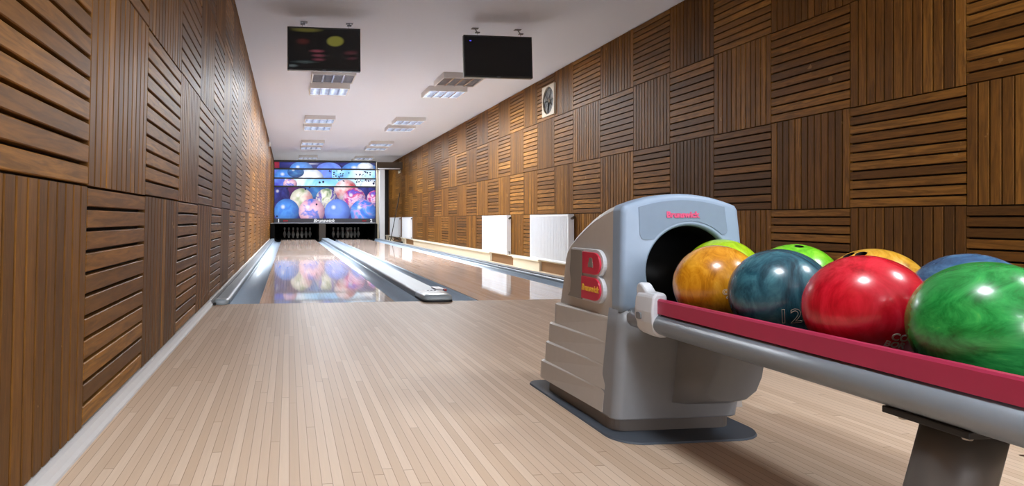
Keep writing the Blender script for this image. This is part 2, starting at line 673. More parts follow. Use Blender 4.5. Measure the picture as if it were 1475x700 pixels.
# ------------------------------------------------------------------ lanes, gutters, capping
L1 = (-0.230, 0.846)
L2 = (1.539, 2.600)


def lane(x0, x1, label):
    m = MB()
    m.box(x0, x1, FOUL + 0.006, LANE_END, -0.14, 0.0)
    o = tag(m.build('bowling_lane', M['lane']), label, 'bowling lane')
    w = (x1 - x0) / 8
    for i in range(7):
        cx = x0 + w * (i + 1)
        cy = 9.75 - 0.02 - abs(i - 3) * 0.17 + 0.25
        m = MB()
        m.add([(cx - 0.016, cy, 0.0008), (cx + 0.016, cy, 0.0008), (cx, cy + 0.15, 0.0008),
               (cx - 0.016, cy, -0.003), (cx + 0.016, cy, -0.003), (cx, cy + 0.15, -0.003)],
              [(0, 1, 2), (5, 4, 3), (0, 3, 4, 1), (1, 4, 5, 2), (2, 5, 3, 0)])
        m.build('aiming_arrow', M['mark'], o)
    return o


lane(L1[0], L1[1], 'glossy pale wooden left bowling lane beside the left slatted wall')
lane(L2[0], L2[1], 'glossy pale wooden right bowling lane on the radiator side')


def gutter(x0, x1, label, depth=0.075):
    m = MB()
    n = 12
    a = [(x0 + (x1 - x0) * (0.5 - 0.5 * math.cos(PI * i / n)), -0.004 - depth * math.sin(PI * i / n)) for i in range(n + 1)]
    b = [(x, z - 0.006) for x, z in a][::-1]
    m.extrude_y(a + b, FOUL + 0.004, 21.45, 0, False)
    o = m.build('gutter', M['gutter'])
    for p in o.data.polygons:
        p.use_smooth = abs(p.normal.y) < 0.5
    return tag(o, label, 'gutter')


gutter(-0.462, -0.232, 'blue grey gutter channel between left wall and left lane')
gutter(0.848, 1.066, 'blue grey gutter channel on right side of left lane')
gutter(1.306, 1.537, 'blue grey gutter channel on left side of right lane, mostly behind capping')
gutter(2.602, 2.832, 'pale blue gutter channel on right side of right lane, towards radiators')


def capping(x0, x1, top, label, nose=None, y0=None):
    y0 = y0 or FOUL + 0.10
    t = thing('lane_capping', label, 'capping', ((x0 + x1) / 2, y0, -0.16))
    m = MB()
    r = min(0.022, (x1 - x0) * 0.22)
    pts = [(x0, -0.158), (x0, top - r)] + [(x0 + r - r * math.cos(q * PI / 8), top - r + r * math.sin(q * PI / 8)) for q in range(1, 5)]
    pts += [(x1 - r + r * math.sin(q * PI / 8), top - r + r * math.cos(q * PI / 8)) for q in range(0, 4)] + [(x1, top - r), (x1, -0.158)]
    m.extrude_y(pts, y0, 21.45, 0)
    m.build('top_rail', M['cap'], t)
    return t


# centre capping with its rounded nose
t = capping(1.068, 1.304, 0.048, 'grey raised capping with rounded nose between the two lanes', y0=5.40)
cxm = 1.186


def nose_loop(w, l, z, y_back=5.42, y_tip=5.075):
    pts = []
    n = 16
    rx, ry = w / 2, l
    for i in range(n + 1):
        a = PI * i / n
        ca, sa = math.cos(a), math.sin(a)
        ex = 0.45
        pts.append((cxm + rx * math.copysign(abs(ca) ** ex, ca), y_tip + 0.12 + (0.12 - l) - l * (abs(sa) ** ex) + (l - 0.0) - 0.0, z))
    pts.append((cxm - rx, y_back, z))
    pts.append((cxm + rx, y_back, z))
    return pts


def nose_ring(w, tip, z, yb=5.43, ys=5.21):
    pts = [(cxm + w / 2, yb, z)]
    n = 14
    for i in range(n + 1):
        a = PI * i / n
        ca, sa = math.cos(a), math.sin(a)
        pts.append((cxm + w / 2 * math.copysign(abs(ca) ** 0.5, ca), ys - (ys - tip) * (abs(sa) ** 0.5), z))
    pts.append((cxm - w / 2, yb, z))
    return pts


m = MB()
m.loft([nose_ring(0.236, 5.10, 0.012), nose_ring(0.246, 5.085, 0.018), nose_ring(0.250, 5.082, 0.030), nose_ring(0.240, 5.092, 0.046),
        nose_ring(0.205, 5.125, 0.058, ys=5.22), nose_ring(0.10, 5.18, 0.062, ys=5.24)], 0, True, True, True, True)
m.build('nose_cap', M['cap_nose'], t)
m = MB()
m.loft([nose_ring(0.252, 5.085, 0.0004), nose_ring(0.252, 5.085, 0.013)], 0, False, True, True, True)
m.build('nose_foot', M['blackrub'], t)
for i in range(3):
    m = MB()
    m.cbox(1.15 + 0.03 * i, 1.168 + 0.03 * i, 5.37, 5.385, 0.055, 0.0655, 0.002)
    m.build('nose_screw', M['steel'], t)
# small white sensor by the nose
st = thing('foul_sensor', 'small white and red foul detector bracket at front right of centre capping', 'sensor', (1.33, 5.60, 0.0))
m = MB()
m.cbox(1.262, 1.335, 5.50, 5.72, 0.049, 0.062, 0.003)
m.build('sensor_body', M['white'], st)
m = MB()
m.cbox(1.318, 1.338, 5.44, 5.50, 0.049, 0.066, 0.003)
m.build('sensor_eye', M['pinred'], st)

t = capping(-0.578, -0.464, 0.036, 'narrow pale grey capping strip between left wall and gutter', y0=5.24)
m = MB()
m.loft([[(-0.521 + 0.055 * math.cos(a) , 5.20 + (-0.07 if math.sin(a) > 0 else 0.06) * abs(math.sin(a)) ** 0.6, z) for a in [2 * PI * q / 20 for q in range(20)]]
        for z in (0.0006, 0.03)] +
       [[(-0.521 + 0.045 * math.cos(a), 5.205 + (-0.06 if math.sin(a) > 0 else 0.05) * abs(math.sin(a)) ** 0.6, 0.042) for a in [2 * PI * q / 20 for q in range(20)]]],
       0, True, True, True, True)
m.build('end_cap', M['cap_nose'], t)
m = MB()
m.cbox(-0.575, -0.555, 5.105, 5.135, 0.0006, 0.02, 0.004)
m.build('rubber_stop', M['blackrub'], t)
t = capping(2.834, 2.995, 0.030, 'pale capping along the right gutter beside the radiator wall', y0=FOUL + 0.02)
m = MB()
m.box(2.845, 2.862, FOUL + 0.05, 21.4, 0.029, 0.0335)
m.build('edge_shade_strip', M['blackrub'], t)  # dark strip put in for the shade along the inner edge

# ------------------------------------------------------------------ far end: masking unit, pit, pins
MY = 21.6
mt = thing('masking_unit', 'wide printed bowling ball picture panel above the pins at lane end', 'panel', (1.2, MY, 0.54))
mx0, mx1 = -0.476, 2.878
mz0, mz1 = 0.540, 2.575
m = MB()
m.box(mx0, mx1, MY + 0.004, MY + 0.12, mz0, mz1)
m.build('panel_body', M['black'], mt)
m = MB()
m.box(mx0, mx1, MY + 0.121, MY + 0.125, mz0, mz1)
m.build('back_bounce_sheet', M['housing'], mt)  # unseen white back added to throw light around behind the panel


def print_mat(name, stops, estr=0.9, kind='ball', scale=1.6, dist=1.2):
    estr *= 0.42
    scale *= 0.8
    dist *= 0.45
    """print with its lighting added as glow: ball pictures are discs whose UV runs -1..1"""
    k = N(name)
    u = k.uv()
    if kind == 'ball':
        v = k.mapping(u, (1, 1, 1), (random.uniform(-9, 9), random.uniform(-9, 9), 0))
        f = k.noise(v, scale, 3.0, 0.5, dist)
        col = k.ramp(f, [(p, lin(c)) for p, c in stops])
        ln = k.n('ShaderNodeVectorMath', operation='LENGTH')
        k.l(k.mapping(u, (1, 1, 1), (0.18, -0.22, 0)), ln.inputs[0])
        edge = k.n('ShaderNodeMapRange')
        k.l(ln.outputs['Value'], edge.inputs[0])
        edge.inputs[1].default_value = 0.45
        edge.inputs[2].default_value = 1.25
        col = k.mix(k.math('MULTIPLY', edge.outputs[0], 0.75), col, lin((24, 20, 70)))
        l2 = k.n('ShaderNodeVectorMath', operation='LENGTH')
        k.l(k.mapping(u, (1, 1, 1), (0.30, -0.36, 0)), l2.inputs[0])
        hi = k.n('ShaderNodeMapRange')
        k.l(l2.outputs['Value'], hi.inputs[0])
        hi.inputs[1].default_value = 0.22
        hi.inputs[2].default_value = 0.02
        col = k.mix(k.math('MULTIPLY', hi.outputs[0], 0.75), col, (1, 1, 1, 1))
    else:
        f = k.noise(k.pos(), scale, 3.0, 0.5, dist)
        col = k.ramp(f, [(p, lin(c)) for p, c in stops])
    k.bsdf(k.mix(0.72, col, (0, 0, 0, 1)), 0.35, 0, 0.2, emit=col, estr=estr)  # darkened base plus added glow stands in for light on the print
    return k.m


P = {}
P['bg'] = print_mat('print_background', [(0.35, (40, 30, 96)), (0.55, (70, 60, 150)), (0.7, (40, 70, 150))], 0.55, 'flat', 2.0)
P['blue'] = print_mat('print_blue_ball', [(0.3, (60, 120, 215)), (0.55, (84, 150, 232)), (0.75, (60, 110, 220))])
P['peri'] = print_mat('print_periwinkle_ball', [(0.3, (104, 140, 240)), (0.7, (120, 156, 246))])
P['pinkswirl'] = print_mat('print_pink_swirl_ball', [(0.34, (72, 120, 226)), (0.46, (238, 176, 200)), (0.55, (246, 200, 214)), (0.62, (100, 130, 226)), (0.8, (240, 170, 190))], 0.9, 'ball', 1.1, 1.0)
P['blueswirl'] = print_mat('print_blue_swirl_ball', [(0.35, (70, 120, 230)), (0.5, (96, 160, 244)), (0.58, (214, 160, 220)), (0.64, (80, 130, 236))], 0.9, 'ball', 1.4, 2.2)
P['cream'] = print_mat('print_cream_ball', [(0.35, (150, 170, 120)), (0.5, (232, 226, 214)), (0.66, (232, 170, 170))], 0.85, 'ball', 0.9, 0.8)
P['green'] = print_mat('print_cream_purple_ball', [(0.38, (110, 140, 96)), (0.48, (226, 226, 206)), (0.56, (96, 74, 176)), (0.66, (230, 220, 214))], 0.85, 'ball', 1.3, 1.6)
P['purple'] = print_mat('print_magenta_swirl_ball', [(0.36, (120, 70, 190)), (0.46, (238, 200, 226)), (0.54, (206, 60, 130)), (0.62, (90, 80, 200)), (0.72, (238, 190, 220))], 0.85, 'ball', 1.2, 2.2)
P['dark'] = print_mat('print_navy_ball', [(0.35, (36, 30, 110)), (0.65, (60, 70, 170))], 0.6)
P['red'] = print_mat('print_red_white_ball', [(0.36, (216, 80, 80)), (0.5, (240, 226, 230)), (0.66, (236, 190, 206))], 0.8, 'ball', 0.8, 0.6)
P['plum'] = print_mat('print_plum_ball', [(0.35, (110, 30, 80)), (0.65, (70, 40, 130))], 0.5)
P['teal'] = print_mat('print_teal_ball', [(0.35, (40, 90, 170)), (0.65, (70, 140, 200))], 0.7)
P['cyan'] = print_mat('print_cyan_strip', [(0.30, (96, 120, 226)), (0.45, (130, 200, 246)), (0.6, (226, 244, 255)), (0.75, (150, 160, 240))], 1.0, 'flat', 1.5)
P['violet'] = print_mat('print_violet_strip', [(0.35, (70, 60, 190)), (0.55, (110, 150, 240)), (0.75, (120, 90, 200))], 0.9, 'flat', 1.7)
P['white'] = print_mat('print_white_ball', [(0.3, (190, 210, 240)), (0.6, (250, 250, 250))], 0.95)
P['ink'] = print_mat('print_navy_ornament', [(0.3, (20, 20, 70)), (0.7, (36, 36, 100))], 0.3, 'flat')
P['redflat'] = print_mat('print_red_corner', [(0.3, (190, 40, 60)), (0.7, (120, 30, 70))], 0.7, 'flat', 3.0)


def clip_poly(poly, x0, x1, z0, z1):
    def cut(ps, inside, inter):
        out = []
        for i in range(len(ps)):
            a, b = ps[i - 1], ps[i]
            if inside(b):
                if not inside(a):
                    out.append(inter(a, b))
                out.append(b)
            elif inside(a):
                out.append(inter(a, b))
        return out

    def lerp(a, b, k, v):
        t = (v - a[k]) / (b[k] - a[k])
        return tuple(a[q] + (b[q] - a[q]) * t for q in range(2))
    for k, v, sgn in ((0, x0, 1), (0, x1, -1), (1, z0, 1), (1, z1, -1)):
        if not poly:
            return poly
        poly = cut(poly, lambda p: sgn * (p[k] - v) >= 0, lambda a, b: lerp(a, b, k, v))
    return poly


def wz(cx, cy):                                           # crop pixels of the picture -> X, Z on the panel
    return on_y(380 + cx / 5.0, 220 + cy / 5.0, MY)


pic = MB()
mats = list(P.keys())
layer = [0]


def zc(cy):
    return wz(400, cy)[1]


bands = {'main': (zc(474), zc(247)), 'b2': (zc(240), zc(190)), 'b1': (zc(180), zc(124)), 'top': (zc(112), zc(66))}


def rect(mat, band, x0=None, x1=None):
    z0, z1 = bands[band]
    layer[0] += 1
    y = MY + 0.003 - layer[0] * 0.0004
    a, b = (mx0 + 0.012) if x0 is None else wz(x0, 300)[0], (mx1 - 0.012) if x1 is None else wz(x1, 300)[0]
    pic.add([(a, y, z0), (b, y, z0), (b, y, z1), (a, y, z1)], [(0, 1, 2, 3)], mats.index(mat), uvs=[(-1, -1), (1, -1), (1, 1), (-1, 1)])


def disc(mat, band, cx, cy, r, ry=None):
    z0, z1 = bands[band]
    layer[0] += 1
    y = MY + 0.003 - layer[0] * 0.0004
    c = wz(cx, cy)
    R = abs(wz(cx + r, cy)[0] - c[0])
    Rz = abs(wz(cx, cy + (ry or r))[1] - c[1])
    poly = [(c[0] + R * math.cos(2 * PI * q / 48), c[1] + Rz * math.sin(2 * PI * q / 48)) for q in range(48)]
    poly = clip_poly(poly, mx0 + 0.012, mx1 - 0.012, z0, z1)
    if len(poly) > 2:
        pic.add([(x, y, z) for x, z in poly], [tuple(range(len(poly)))], mats.index(mat), uvs=[((x - c[0]) / R, (z - c[1]) / Rz) for x, z in poly])


rect('bg', 'main')
for a in [('plum', 200, 255, 75), ('teal', 385, 265, 85), ('dark', 745, 262, 70), ('dark', 118, 300, 66), ('red', 592, 262, 86),
          ('cream', 272, 338, 82), ('green', 452, 335, 78), ('purple', 652, 335, 82), ('purple', 800, 330, 58),
          ('blue', 165, 422, 90), ('pinkswirl', 345, 424, 93), ('peri', 530, 426, 92), ('blueswirl', 715, 428, 92)]:
    disc(a[0], 'main', *a[1:])
for cx, cy in [(95, 458), (380, 372), (168, 258), (300, 262), (330, 250)]:
    disc('ink', 'main', cx, cy, 7)
rect('cyan', 'b2')
rect('violet', 'b2', 74, 150)
disc('pinkswirl', 'b2', 190, 225, 50, 40)
disc('red', 'b2', 590, 262, 80, 70)
disc('white', 'b2', 760, 250, 70, 60)
for cx, cy in [(402, 214), (428, 210), (790, 222)]:
    disc('ink', 'b2', cx, cy, 8)
rect('violet', 'b1')
disc('blue', 'b1', 160, 180, 85, 70)
disc('white', 'b1', 340, 190, 92, 75)
disc('teal', 'b1', 230, 140, 60, 40)
rect('cyan', 'b1', 490, 800)
rect('dark', 'top')
rect('redflat', 'top', 74, 112)
disc('blue', 'top', 270, 125, 85, 62)
disc('dark', 'top', 470, 120, 100, 60)
disc('violet', 'top', 470, 122, 90, 52)
disc('blue', 'top', 690, 130, 130, 66)
disc('white', 'top', 730, 110, 60, 40)
rnd = random.Random(3)
for i in range(46):                                       # fine scroll ornament of the print
    cx = rnd.choice([rnd.gauss(530, 28), rnd.gauss(710, 34)])
    b = rnd.choice(['b1', 'b1', 'b2'])
    cy = rnd.uniform(126, 178) if b == 'b1' else rnd.uniform(192, 212)
    disc('ink', b, cx, cy, rnd.uniform(3, 6))
picture = pic.build('printed_picture', [P[k] for k in mats], mt)
# black dividers between the picture strips, and the dark caption band
for a, b in [(116, 121), (182, 188), (241, 246)]:
    m = MB()
    m.box(mx0, mx1, MY - 0.035, MY + 0.006, wz(400, b)[1] - 0.01, wz(400, a)[1] + 0.01)
    m.build('divider_bar', M['black'], mt)
m = MB()
m.box(mx0, mx1, MY - 0.03, MY + 0.006, mz0, zc(473))
band = m.build('caption_band', plain('dark_slate_band', (22, 24, 36), 0.5), mt)
m = MB()
m.box(mx0, mx1, MY - 0.032, MY - 0.0, mz0 - 0.006, mz0 + 0.016)
m.build('lower_trim', plain('grey_trim', (120, 124, 134), 0.5), mt)
m = MB()
for x0, x1 in ((mx0 - 0.012, mx0 + 0.012), (mx1 - 0.012, mx1 + 0.012)):
    m.box(x0, x1, MY - 0.03, MY + 0.12, mz0, mz1 + 0.01)
m.box(mx0, mx1, MY - 0.03, MY + 0.12, mz1 - 0.03, mz1 + 0.03)
m.build('outer_frame', M['black'], mt)
glyph = glow('white_caption_print', (236, 238, 244), 0.5)  # caption print also gets its own glow in place of lamp light
redp = glow('red_caption_print', (150, 36, 46), 0.6)


def mask_text(name, s, px, py, size, mat, **kw):
    x, z = on_y(px, py, MY)
    return lettering(name, s, size, mat, lambda u, v, w: (x + u, MY - 0.0325 - w, z + v), mt, **kw)


mask_text('lane_number', '1', 401.4, 318.0, 0.15, glyph, offset=0.006, extrude=0.001)
mask_text('lane_number', '2', 534.5, 318.0, 0.15, glyph, offset=0.006, extrude=0.001)
mask_text('caption_lettering', 'Brunswick', 466.5, 318.0, 0.165, glyph, offset=0.004, extrude=0.001, shear=0.25)
for p0, p1 in ((408, 415), (521.5, 527.5)):
    xa, za = on_y(p0, 319.0, MY)
    xb, zb = on_y(p1, 317.2, MY)
    for i in range(5):
        m = MB()
        w = (xb - xa) / 5
        m.add([(xa + w * i, MY - 0.0315, za), (xa + w * (i + .7), MY - 0.0315, za), (xa + w * (i + .9), MY - 0.0315, zb), (xa + w * (i + .2), MY - 0.0315, zb)], [(0, 1, 2, 3)])
        m.build('red_caption_mark', redp, band)

pit = thing('pin_pit', 'black pin pits with dark divider under the printed picture panel', 'pit', (1.2, MY, -0.16))
m = MB()
m.box(-0.60, 2.92, 24.70, 24.80, -0.16, 0.528)
m.build('rear_curtain', M['pit'], pit)
m = MB()
m.box(-0.60, 2.92, 21.47, 24.80, 0.515, 0.524)
m.build('pit_roof', M['pit'], pit)
m = MB()
m.box(-0.60, 2.92, 21.75, 24.80, 0.524, 0.531)
m.build('bounce_cover', M['housing'], pit)  # unseen pale sheet added to bounce light up to the far ceiling
for x0, x1, mat, nm in ((-0.60, -0.462, 'pit', 'side_kickback'), (2.84, 2.92, 'pit', 'side_kickback'), (0.985, 1.205, 'kick', 'centre_kickback')):
    m = MB()
    m.cbox(x0, x1, 21.47, 24.70, -0.16, 0.514, 0.01)
    m.build(nm, M[mat], pit)
for x0, x1 in ((L1[0], L1[1]), (L2[0], L2[1])):
    m = MB()
    m.box(x0, x1, LANE_END + 0.003, 24.68, -0.16, -0.001)
    m.build('pin_deck', M['pit'], pit)  # near-black deck colour stands in for the shade beyond the panel
for x0, x1 in ((-0.46, -0.235), (0.85, 0.98), (1.21, 1.535), (2.605, 2.84)):
    m = MB()                                              # black end of each gutter
    xm = (x0 + x1) / 2
    m.extrude_y([(x0, -0.16), (x0, 0.10)] + [(xm + (x1 - x0) / 2 * -math.cos(PI * q / 8), -0.02 + 0.10 * (1 - math.sin(PI * q / 8)) ) for q in range(9)][1:-1] + [(x1, 0.10 if False else 0.02), (x1, -0.16)], 21.462, 21.60)
    m.build('gutter_end', M['pit'], pit)

pin_prof = [(0.0, 0.0), (0.0258, 0.0), (0.0285, 0.019), (0.0365, 0.057), (0.0497, 0.086), (0.0606, 0.1175), (0.0575, 0.149), (0.0465, 0.184),
            (0.0315, 0.219), (0.0242, 0.241), (0.0227, 0.254), (0.0247, 0.275), (0.0300, 0.306), (0.0324, 0.337), (0.0295, 0.360), (0.0190, 0.375), (0.0, 0.381)]
pm = None
for li, (lx, lab) in enumerate((((L1[0] + L1[1]) / 2, 'white bowling pin standing in the dark pit at the end of the left lane'),
                                ((L2[0] + L2[1]) / 2, 'white bowling pin standing in the dark pit at the end of the right lane'))):
    for row in range(4):
        for q in range(row + 1):
            x = lx + (q - row / 2) * 0.3048
            y = 23.0 + row * 0.264
            if pm is None:
                m = MB()
                m.lathe(pin_prof, seg=20)
                o = m.build('bowling_pin', M['pin'])
                pm = o.data
                m2 = MB()
                m2.lathe([(0.0236, 0.246), (0.0238, 0.2475), (0.0234, 0.2535), (0.0242, 0.259), (0.0238, 0.262)], seg=20)
                b = m2.build('neck_band', M['pinred'], o)
                bme = b.data
            else:
                o = place('bowling_pin', pm)
                b = place('neck_band', bme, o, (0, 0, 0))
            o.location = (x, y, 0.0)
            tag(o, lab, 'bowling pin', 'pins at the end of the left lane' if li == 0 else 'pins at the end of the right lane')

# ------------------------------------------------------------------ televisions
def tv_screen(on):
    k = N('lit_television_screen' if on else 'black_television_screen')
    if not on:
        f = k.noise(k.obj(), 5.0)
        k.bsdf(k.mix(f, lin((6, 6, 7)), lin((10, 10, 11))), 0.12, 0, 0.5)
        return k.m
    u = k.uv()

    def blob(cx, cy, sx, sy, rot, soft):
        ln = k.n('ShaderNodeVectorMath', operation='LENGTH')
        mp = k.n('ShaderNodeMapping', vector_type='TEXTURE')
        k.l(u, mp.inputs[0])
        mp.inputs['Location'].default_value = (cx, cy, 0)
        mp.inputs['Scale'].default_value = (sx, sy, 1)
        mp.inputs['Rotation'].default_value = (0, 0, rot)
        k.l(mp.outputs[0], ln.inputs[0])
        r = k.n('ShaderNodeMapRange')
        k.l(ln.outputs['Value'], r.inputs[0])
        r.inputs[1].default_value = 1.0
        r.inputs[2].default_value = 1.0 - soft
        return r.outputs[0]
    col = (0.004, 0.004, 0.004, 1)
    for (cx, cy, sx, sy, rot, soft, rgb) in [
            (0.66, 0.70, 0.135, 0.15, -0.35, 0.3, (150, 146, 62)), (0.25, 0.97, 0.26, 0.08, 0, 0.6, (110, 104, 44)),
            (0.20, 0.67, 0.12, 0.10, 0, 0.9, (96, 40, 34)), (0.40, 0.44, 0.13, 0.05, 0, 0.8, (150, 70, 84)),
            (0.42, 0.33, 0.12, 0.05, 0, 0.8, (140, 70, 84)), (0.42, 0.23, 0.12, 0.05, 0, 0.8, (128, 60, 76)),
            (0.88, 0.42, 0.13, 0.07, 0.2, 0.9, (100, 46, 56)), (0.90, 0.28, 0.10, 0.05, 0.2, 0.9, (96, 44, 56)),
            (0.22, 0.16, 0.22, 0.05, 0, 0.8, (70, 84, 84)), (0.05, 0.06, 0.10, 0.05, 0, 0.8, (110, 120, 122))]:
        col = k.mix(blob(cx, cy, sx, sy, rot, soft), col, lin(rgb))
    k.bsdf((0.004, 0.004, 0.004, 1), 0.12, 0, 0.5, emit=col, estr=0.20)
    return k.m


def television(xc, zc_, on, label):
    w, h, Y = 0.815, 0.492, 7.30
    t = thing('television', label, 'television', (xc, Y, CEIL))
    tilt = Matrix.Rotation(math.radians(-4), 4, 'X')

    def tr(b):
        b.v = [tuple(Vector((xc, Y, zc_)) + (tilt @ Vector(p))) for p in b.v]
        return b
    m = MB()
    m.cbox(-w / 2, w / 2, 0, 0.045, -h / 2, h / 2, 0.006)
    m.cbox(-w / 2 + 0.12, w / 2 - 0.12, 0.04, 0.075, -h / 2 + 0.05, h / 2 - 0.10, 0.01)
    # raised bezel
    b = 0.016
    for x0, x1, z0, z1 in ((-w / 2, w / 2, h / 2 - b, h / 2), (-w / 2, w / 2, -h / 2, -h / 2 + b + 0.006), (-w / 2, -w / 2 + b, -h / 2, h / 2), (w / 2 - b, w / 2, -h / 2, h / 2)):
        m.cbox(x0, x1, -0.007, 0.004, z0, z1, 0.003)
    tr(m).build('casing', M['frame'], t)
    m = MB()
    a, c, d, e = -w / 2 + b, w / 2 - b, -h / 2 + b + 0.006, h / 2 - b
    m.add([(a, -0.0015, d), (c, -0.0015, d), (c, -0.0015, e), (a, -0.0015, e)], [(0, 1, 2, 3)], uvs=[(0, 0), (1, 0), (1, 1), (0, 1)])
    tr(m).build('screen', tv_screen(on), t)
    m = MB()
    m.cbox(-0.02, 0.02, -0.010, -0.002, -h / 2 - 0.006, -h / 2 + 0.014, 0.003)
    tr(m).build('logo_tab', M['steel'], t)
    if not on:
        m = MB()
        m.cbox(a + 0.055, a + 0.075, -0.003, -0.001, e - 0.055, e - 0.047, 0.0008)
        tr(m).build('standby_light', glow('blue_standby_light', (70, 70, 220), 1.2), t)
    for sx in (-0.24, 0.28):
        m = MB()
        m.tube([(xc + sx, Y + 0.035, zc_ + h / 2 - 0.02), (xc + sx, Y + 0.030, zc_ + h / 2 + 0.035), (xc + sx + 0.018, Y + 0.08, zc_ + h / 2 + 0.045), (xc + sx + 0.018, Y + 0.19, CEIL - 0.002)], 0.006, 8)
        m.cbox(xc + sx - 0.022, xc + sx + 0.03, Y + 0.015, Y + 0.05, zc_ + h / 2 + 0.028, zc_ + h / 2 + 0.040, 0.002)
        m.cbox(xc + sx - 0.02, xc + sx + 0.06, Y + 0.16, Y + 0.22, CEIL - 0.008, CEIL - 0.001, 0.002)
        m.build('ceiling_hook', M['steel'], t)
    return t


television(0.392, 2.562, True, 'television on the left with blurred picture, hung from ceiling')
television(2.400, 2.537, False, 'black blank television on the right, hung from ceiling near the wall')

# ------------------------------------------------------------------ ceiling lights
LW = 0.66


def light_master():
    t = thing('ceiling_light', 'x', 'ceiling light', (0, 0, CEIL))
    m = MB()
    h, w, e = 0.085, LW / 2, 0.018
    m.box(-w, w, -w, w, -0.012, 0.0)
    for x0, x1, y0, y1 in ((-w, -w + e, -w, w), (w - e, w, -w, w), (-w + e, w - e, -w, -w + e), (-w + e, w - e, w - e, w)):
        m.box(x0, x1, y0, y1, -h, -0.012)
    m.build('housing', M['housing'], t, (0, 0, 0))
    m = MB()
    n = 4
    for i in range(1, n):
        x = -w + e + (LW - 2 * e) * i / n
        m.box(x - 0.012, x + 0.012, -w + e, w - e, -h + 0.004, -h + 0.040)
    for i in range(1, 9):
        y = -w + e + (LW - 2 * e) * i / 9
        m.box(-w + e, w - e, y - 0.004, y + 0.004, -h + 0.004, -h + 0.036)
    m.build('louvre', M['louvre'], t, (0, 0, 0))
    for i in range(n):
        x = -w + e + (LW - 2 * e) * (i + 0.5) / n
        m = MB()
        m.tube([(x, -w + 0.03, -0.03), (x, w - 0.03, -0.03)], 0.013, 8)
        m.build('tube', M['tube_on'], t, (0, 0, 0))
    return t


lm = light_master()
lm_off = None
rows = [('left', 0.68), ('right', 2.68)]
pairs = [(10.10, 11.13), (14.50, 15.65), (18.90, 20.05), (23.30, 24.40)]
names = ['nearest the televisions', 'second from the televisions', 'third from the televisions', 'nearest the picture panel']
first = True
light_objs = []


def add_light(x, y, label, lit, power, group=None):
    global first
    if first:
        o = lm
        first = False
    else:
        o = copy_tree(lm)
    o.location = (x, y, CEIL)
    o['label'] = label
    light_objs.append((o, lit))
    if lit:
        ld = bpy.data.lights.new('lamp', 'AREA')
        ld.shape = 'SQUARE'
        ld.size = LW - 0.08
        ld.energy = power
        ld.color = (0.92, 0.96, 1.0)
        lo = bpy.data.objects.new('lamp', ld)
        COL.objects.link(lo)
        lo.parent = o
        lo.location = (0, 0, -0.09)
    return o


for k, (ya, yb) in enumerate(pairs):
    for side, x in rows:
        pw = (76, 40, 36, 20)[k]
        sd = 'left' if side == 'left' else 'right'
        add_light(x, ya, 'white ceiling light, %s row, front unit of pair %s' % (sd, names[k]), not (k == 0), pw * 0.6)
        add_light(x, yb, 'white ceiling light, %s row, rear unit of pair %s' % (sd, names[k]), True, pw)
# the rows carry on above the approach, over and behind the photographer
for y, p in ((0.55, 29), (-3.85, 20)):
    for side, x in (('left', 0.40), ('right', 3.05)):
        add_light(x, y, 'white ceiling light above the approach, %s row, %s' % (side, 'over the ball rack' if y > 0 else 'behind the ball rack'), True, p)
for o, lit in light_objs:
    if not lit:
        for ch in o.children:
            if ch.name.startswith('tube'):
                ch.data = ch.data.copy()
                ch.data.materials[0] = M['tube_off']

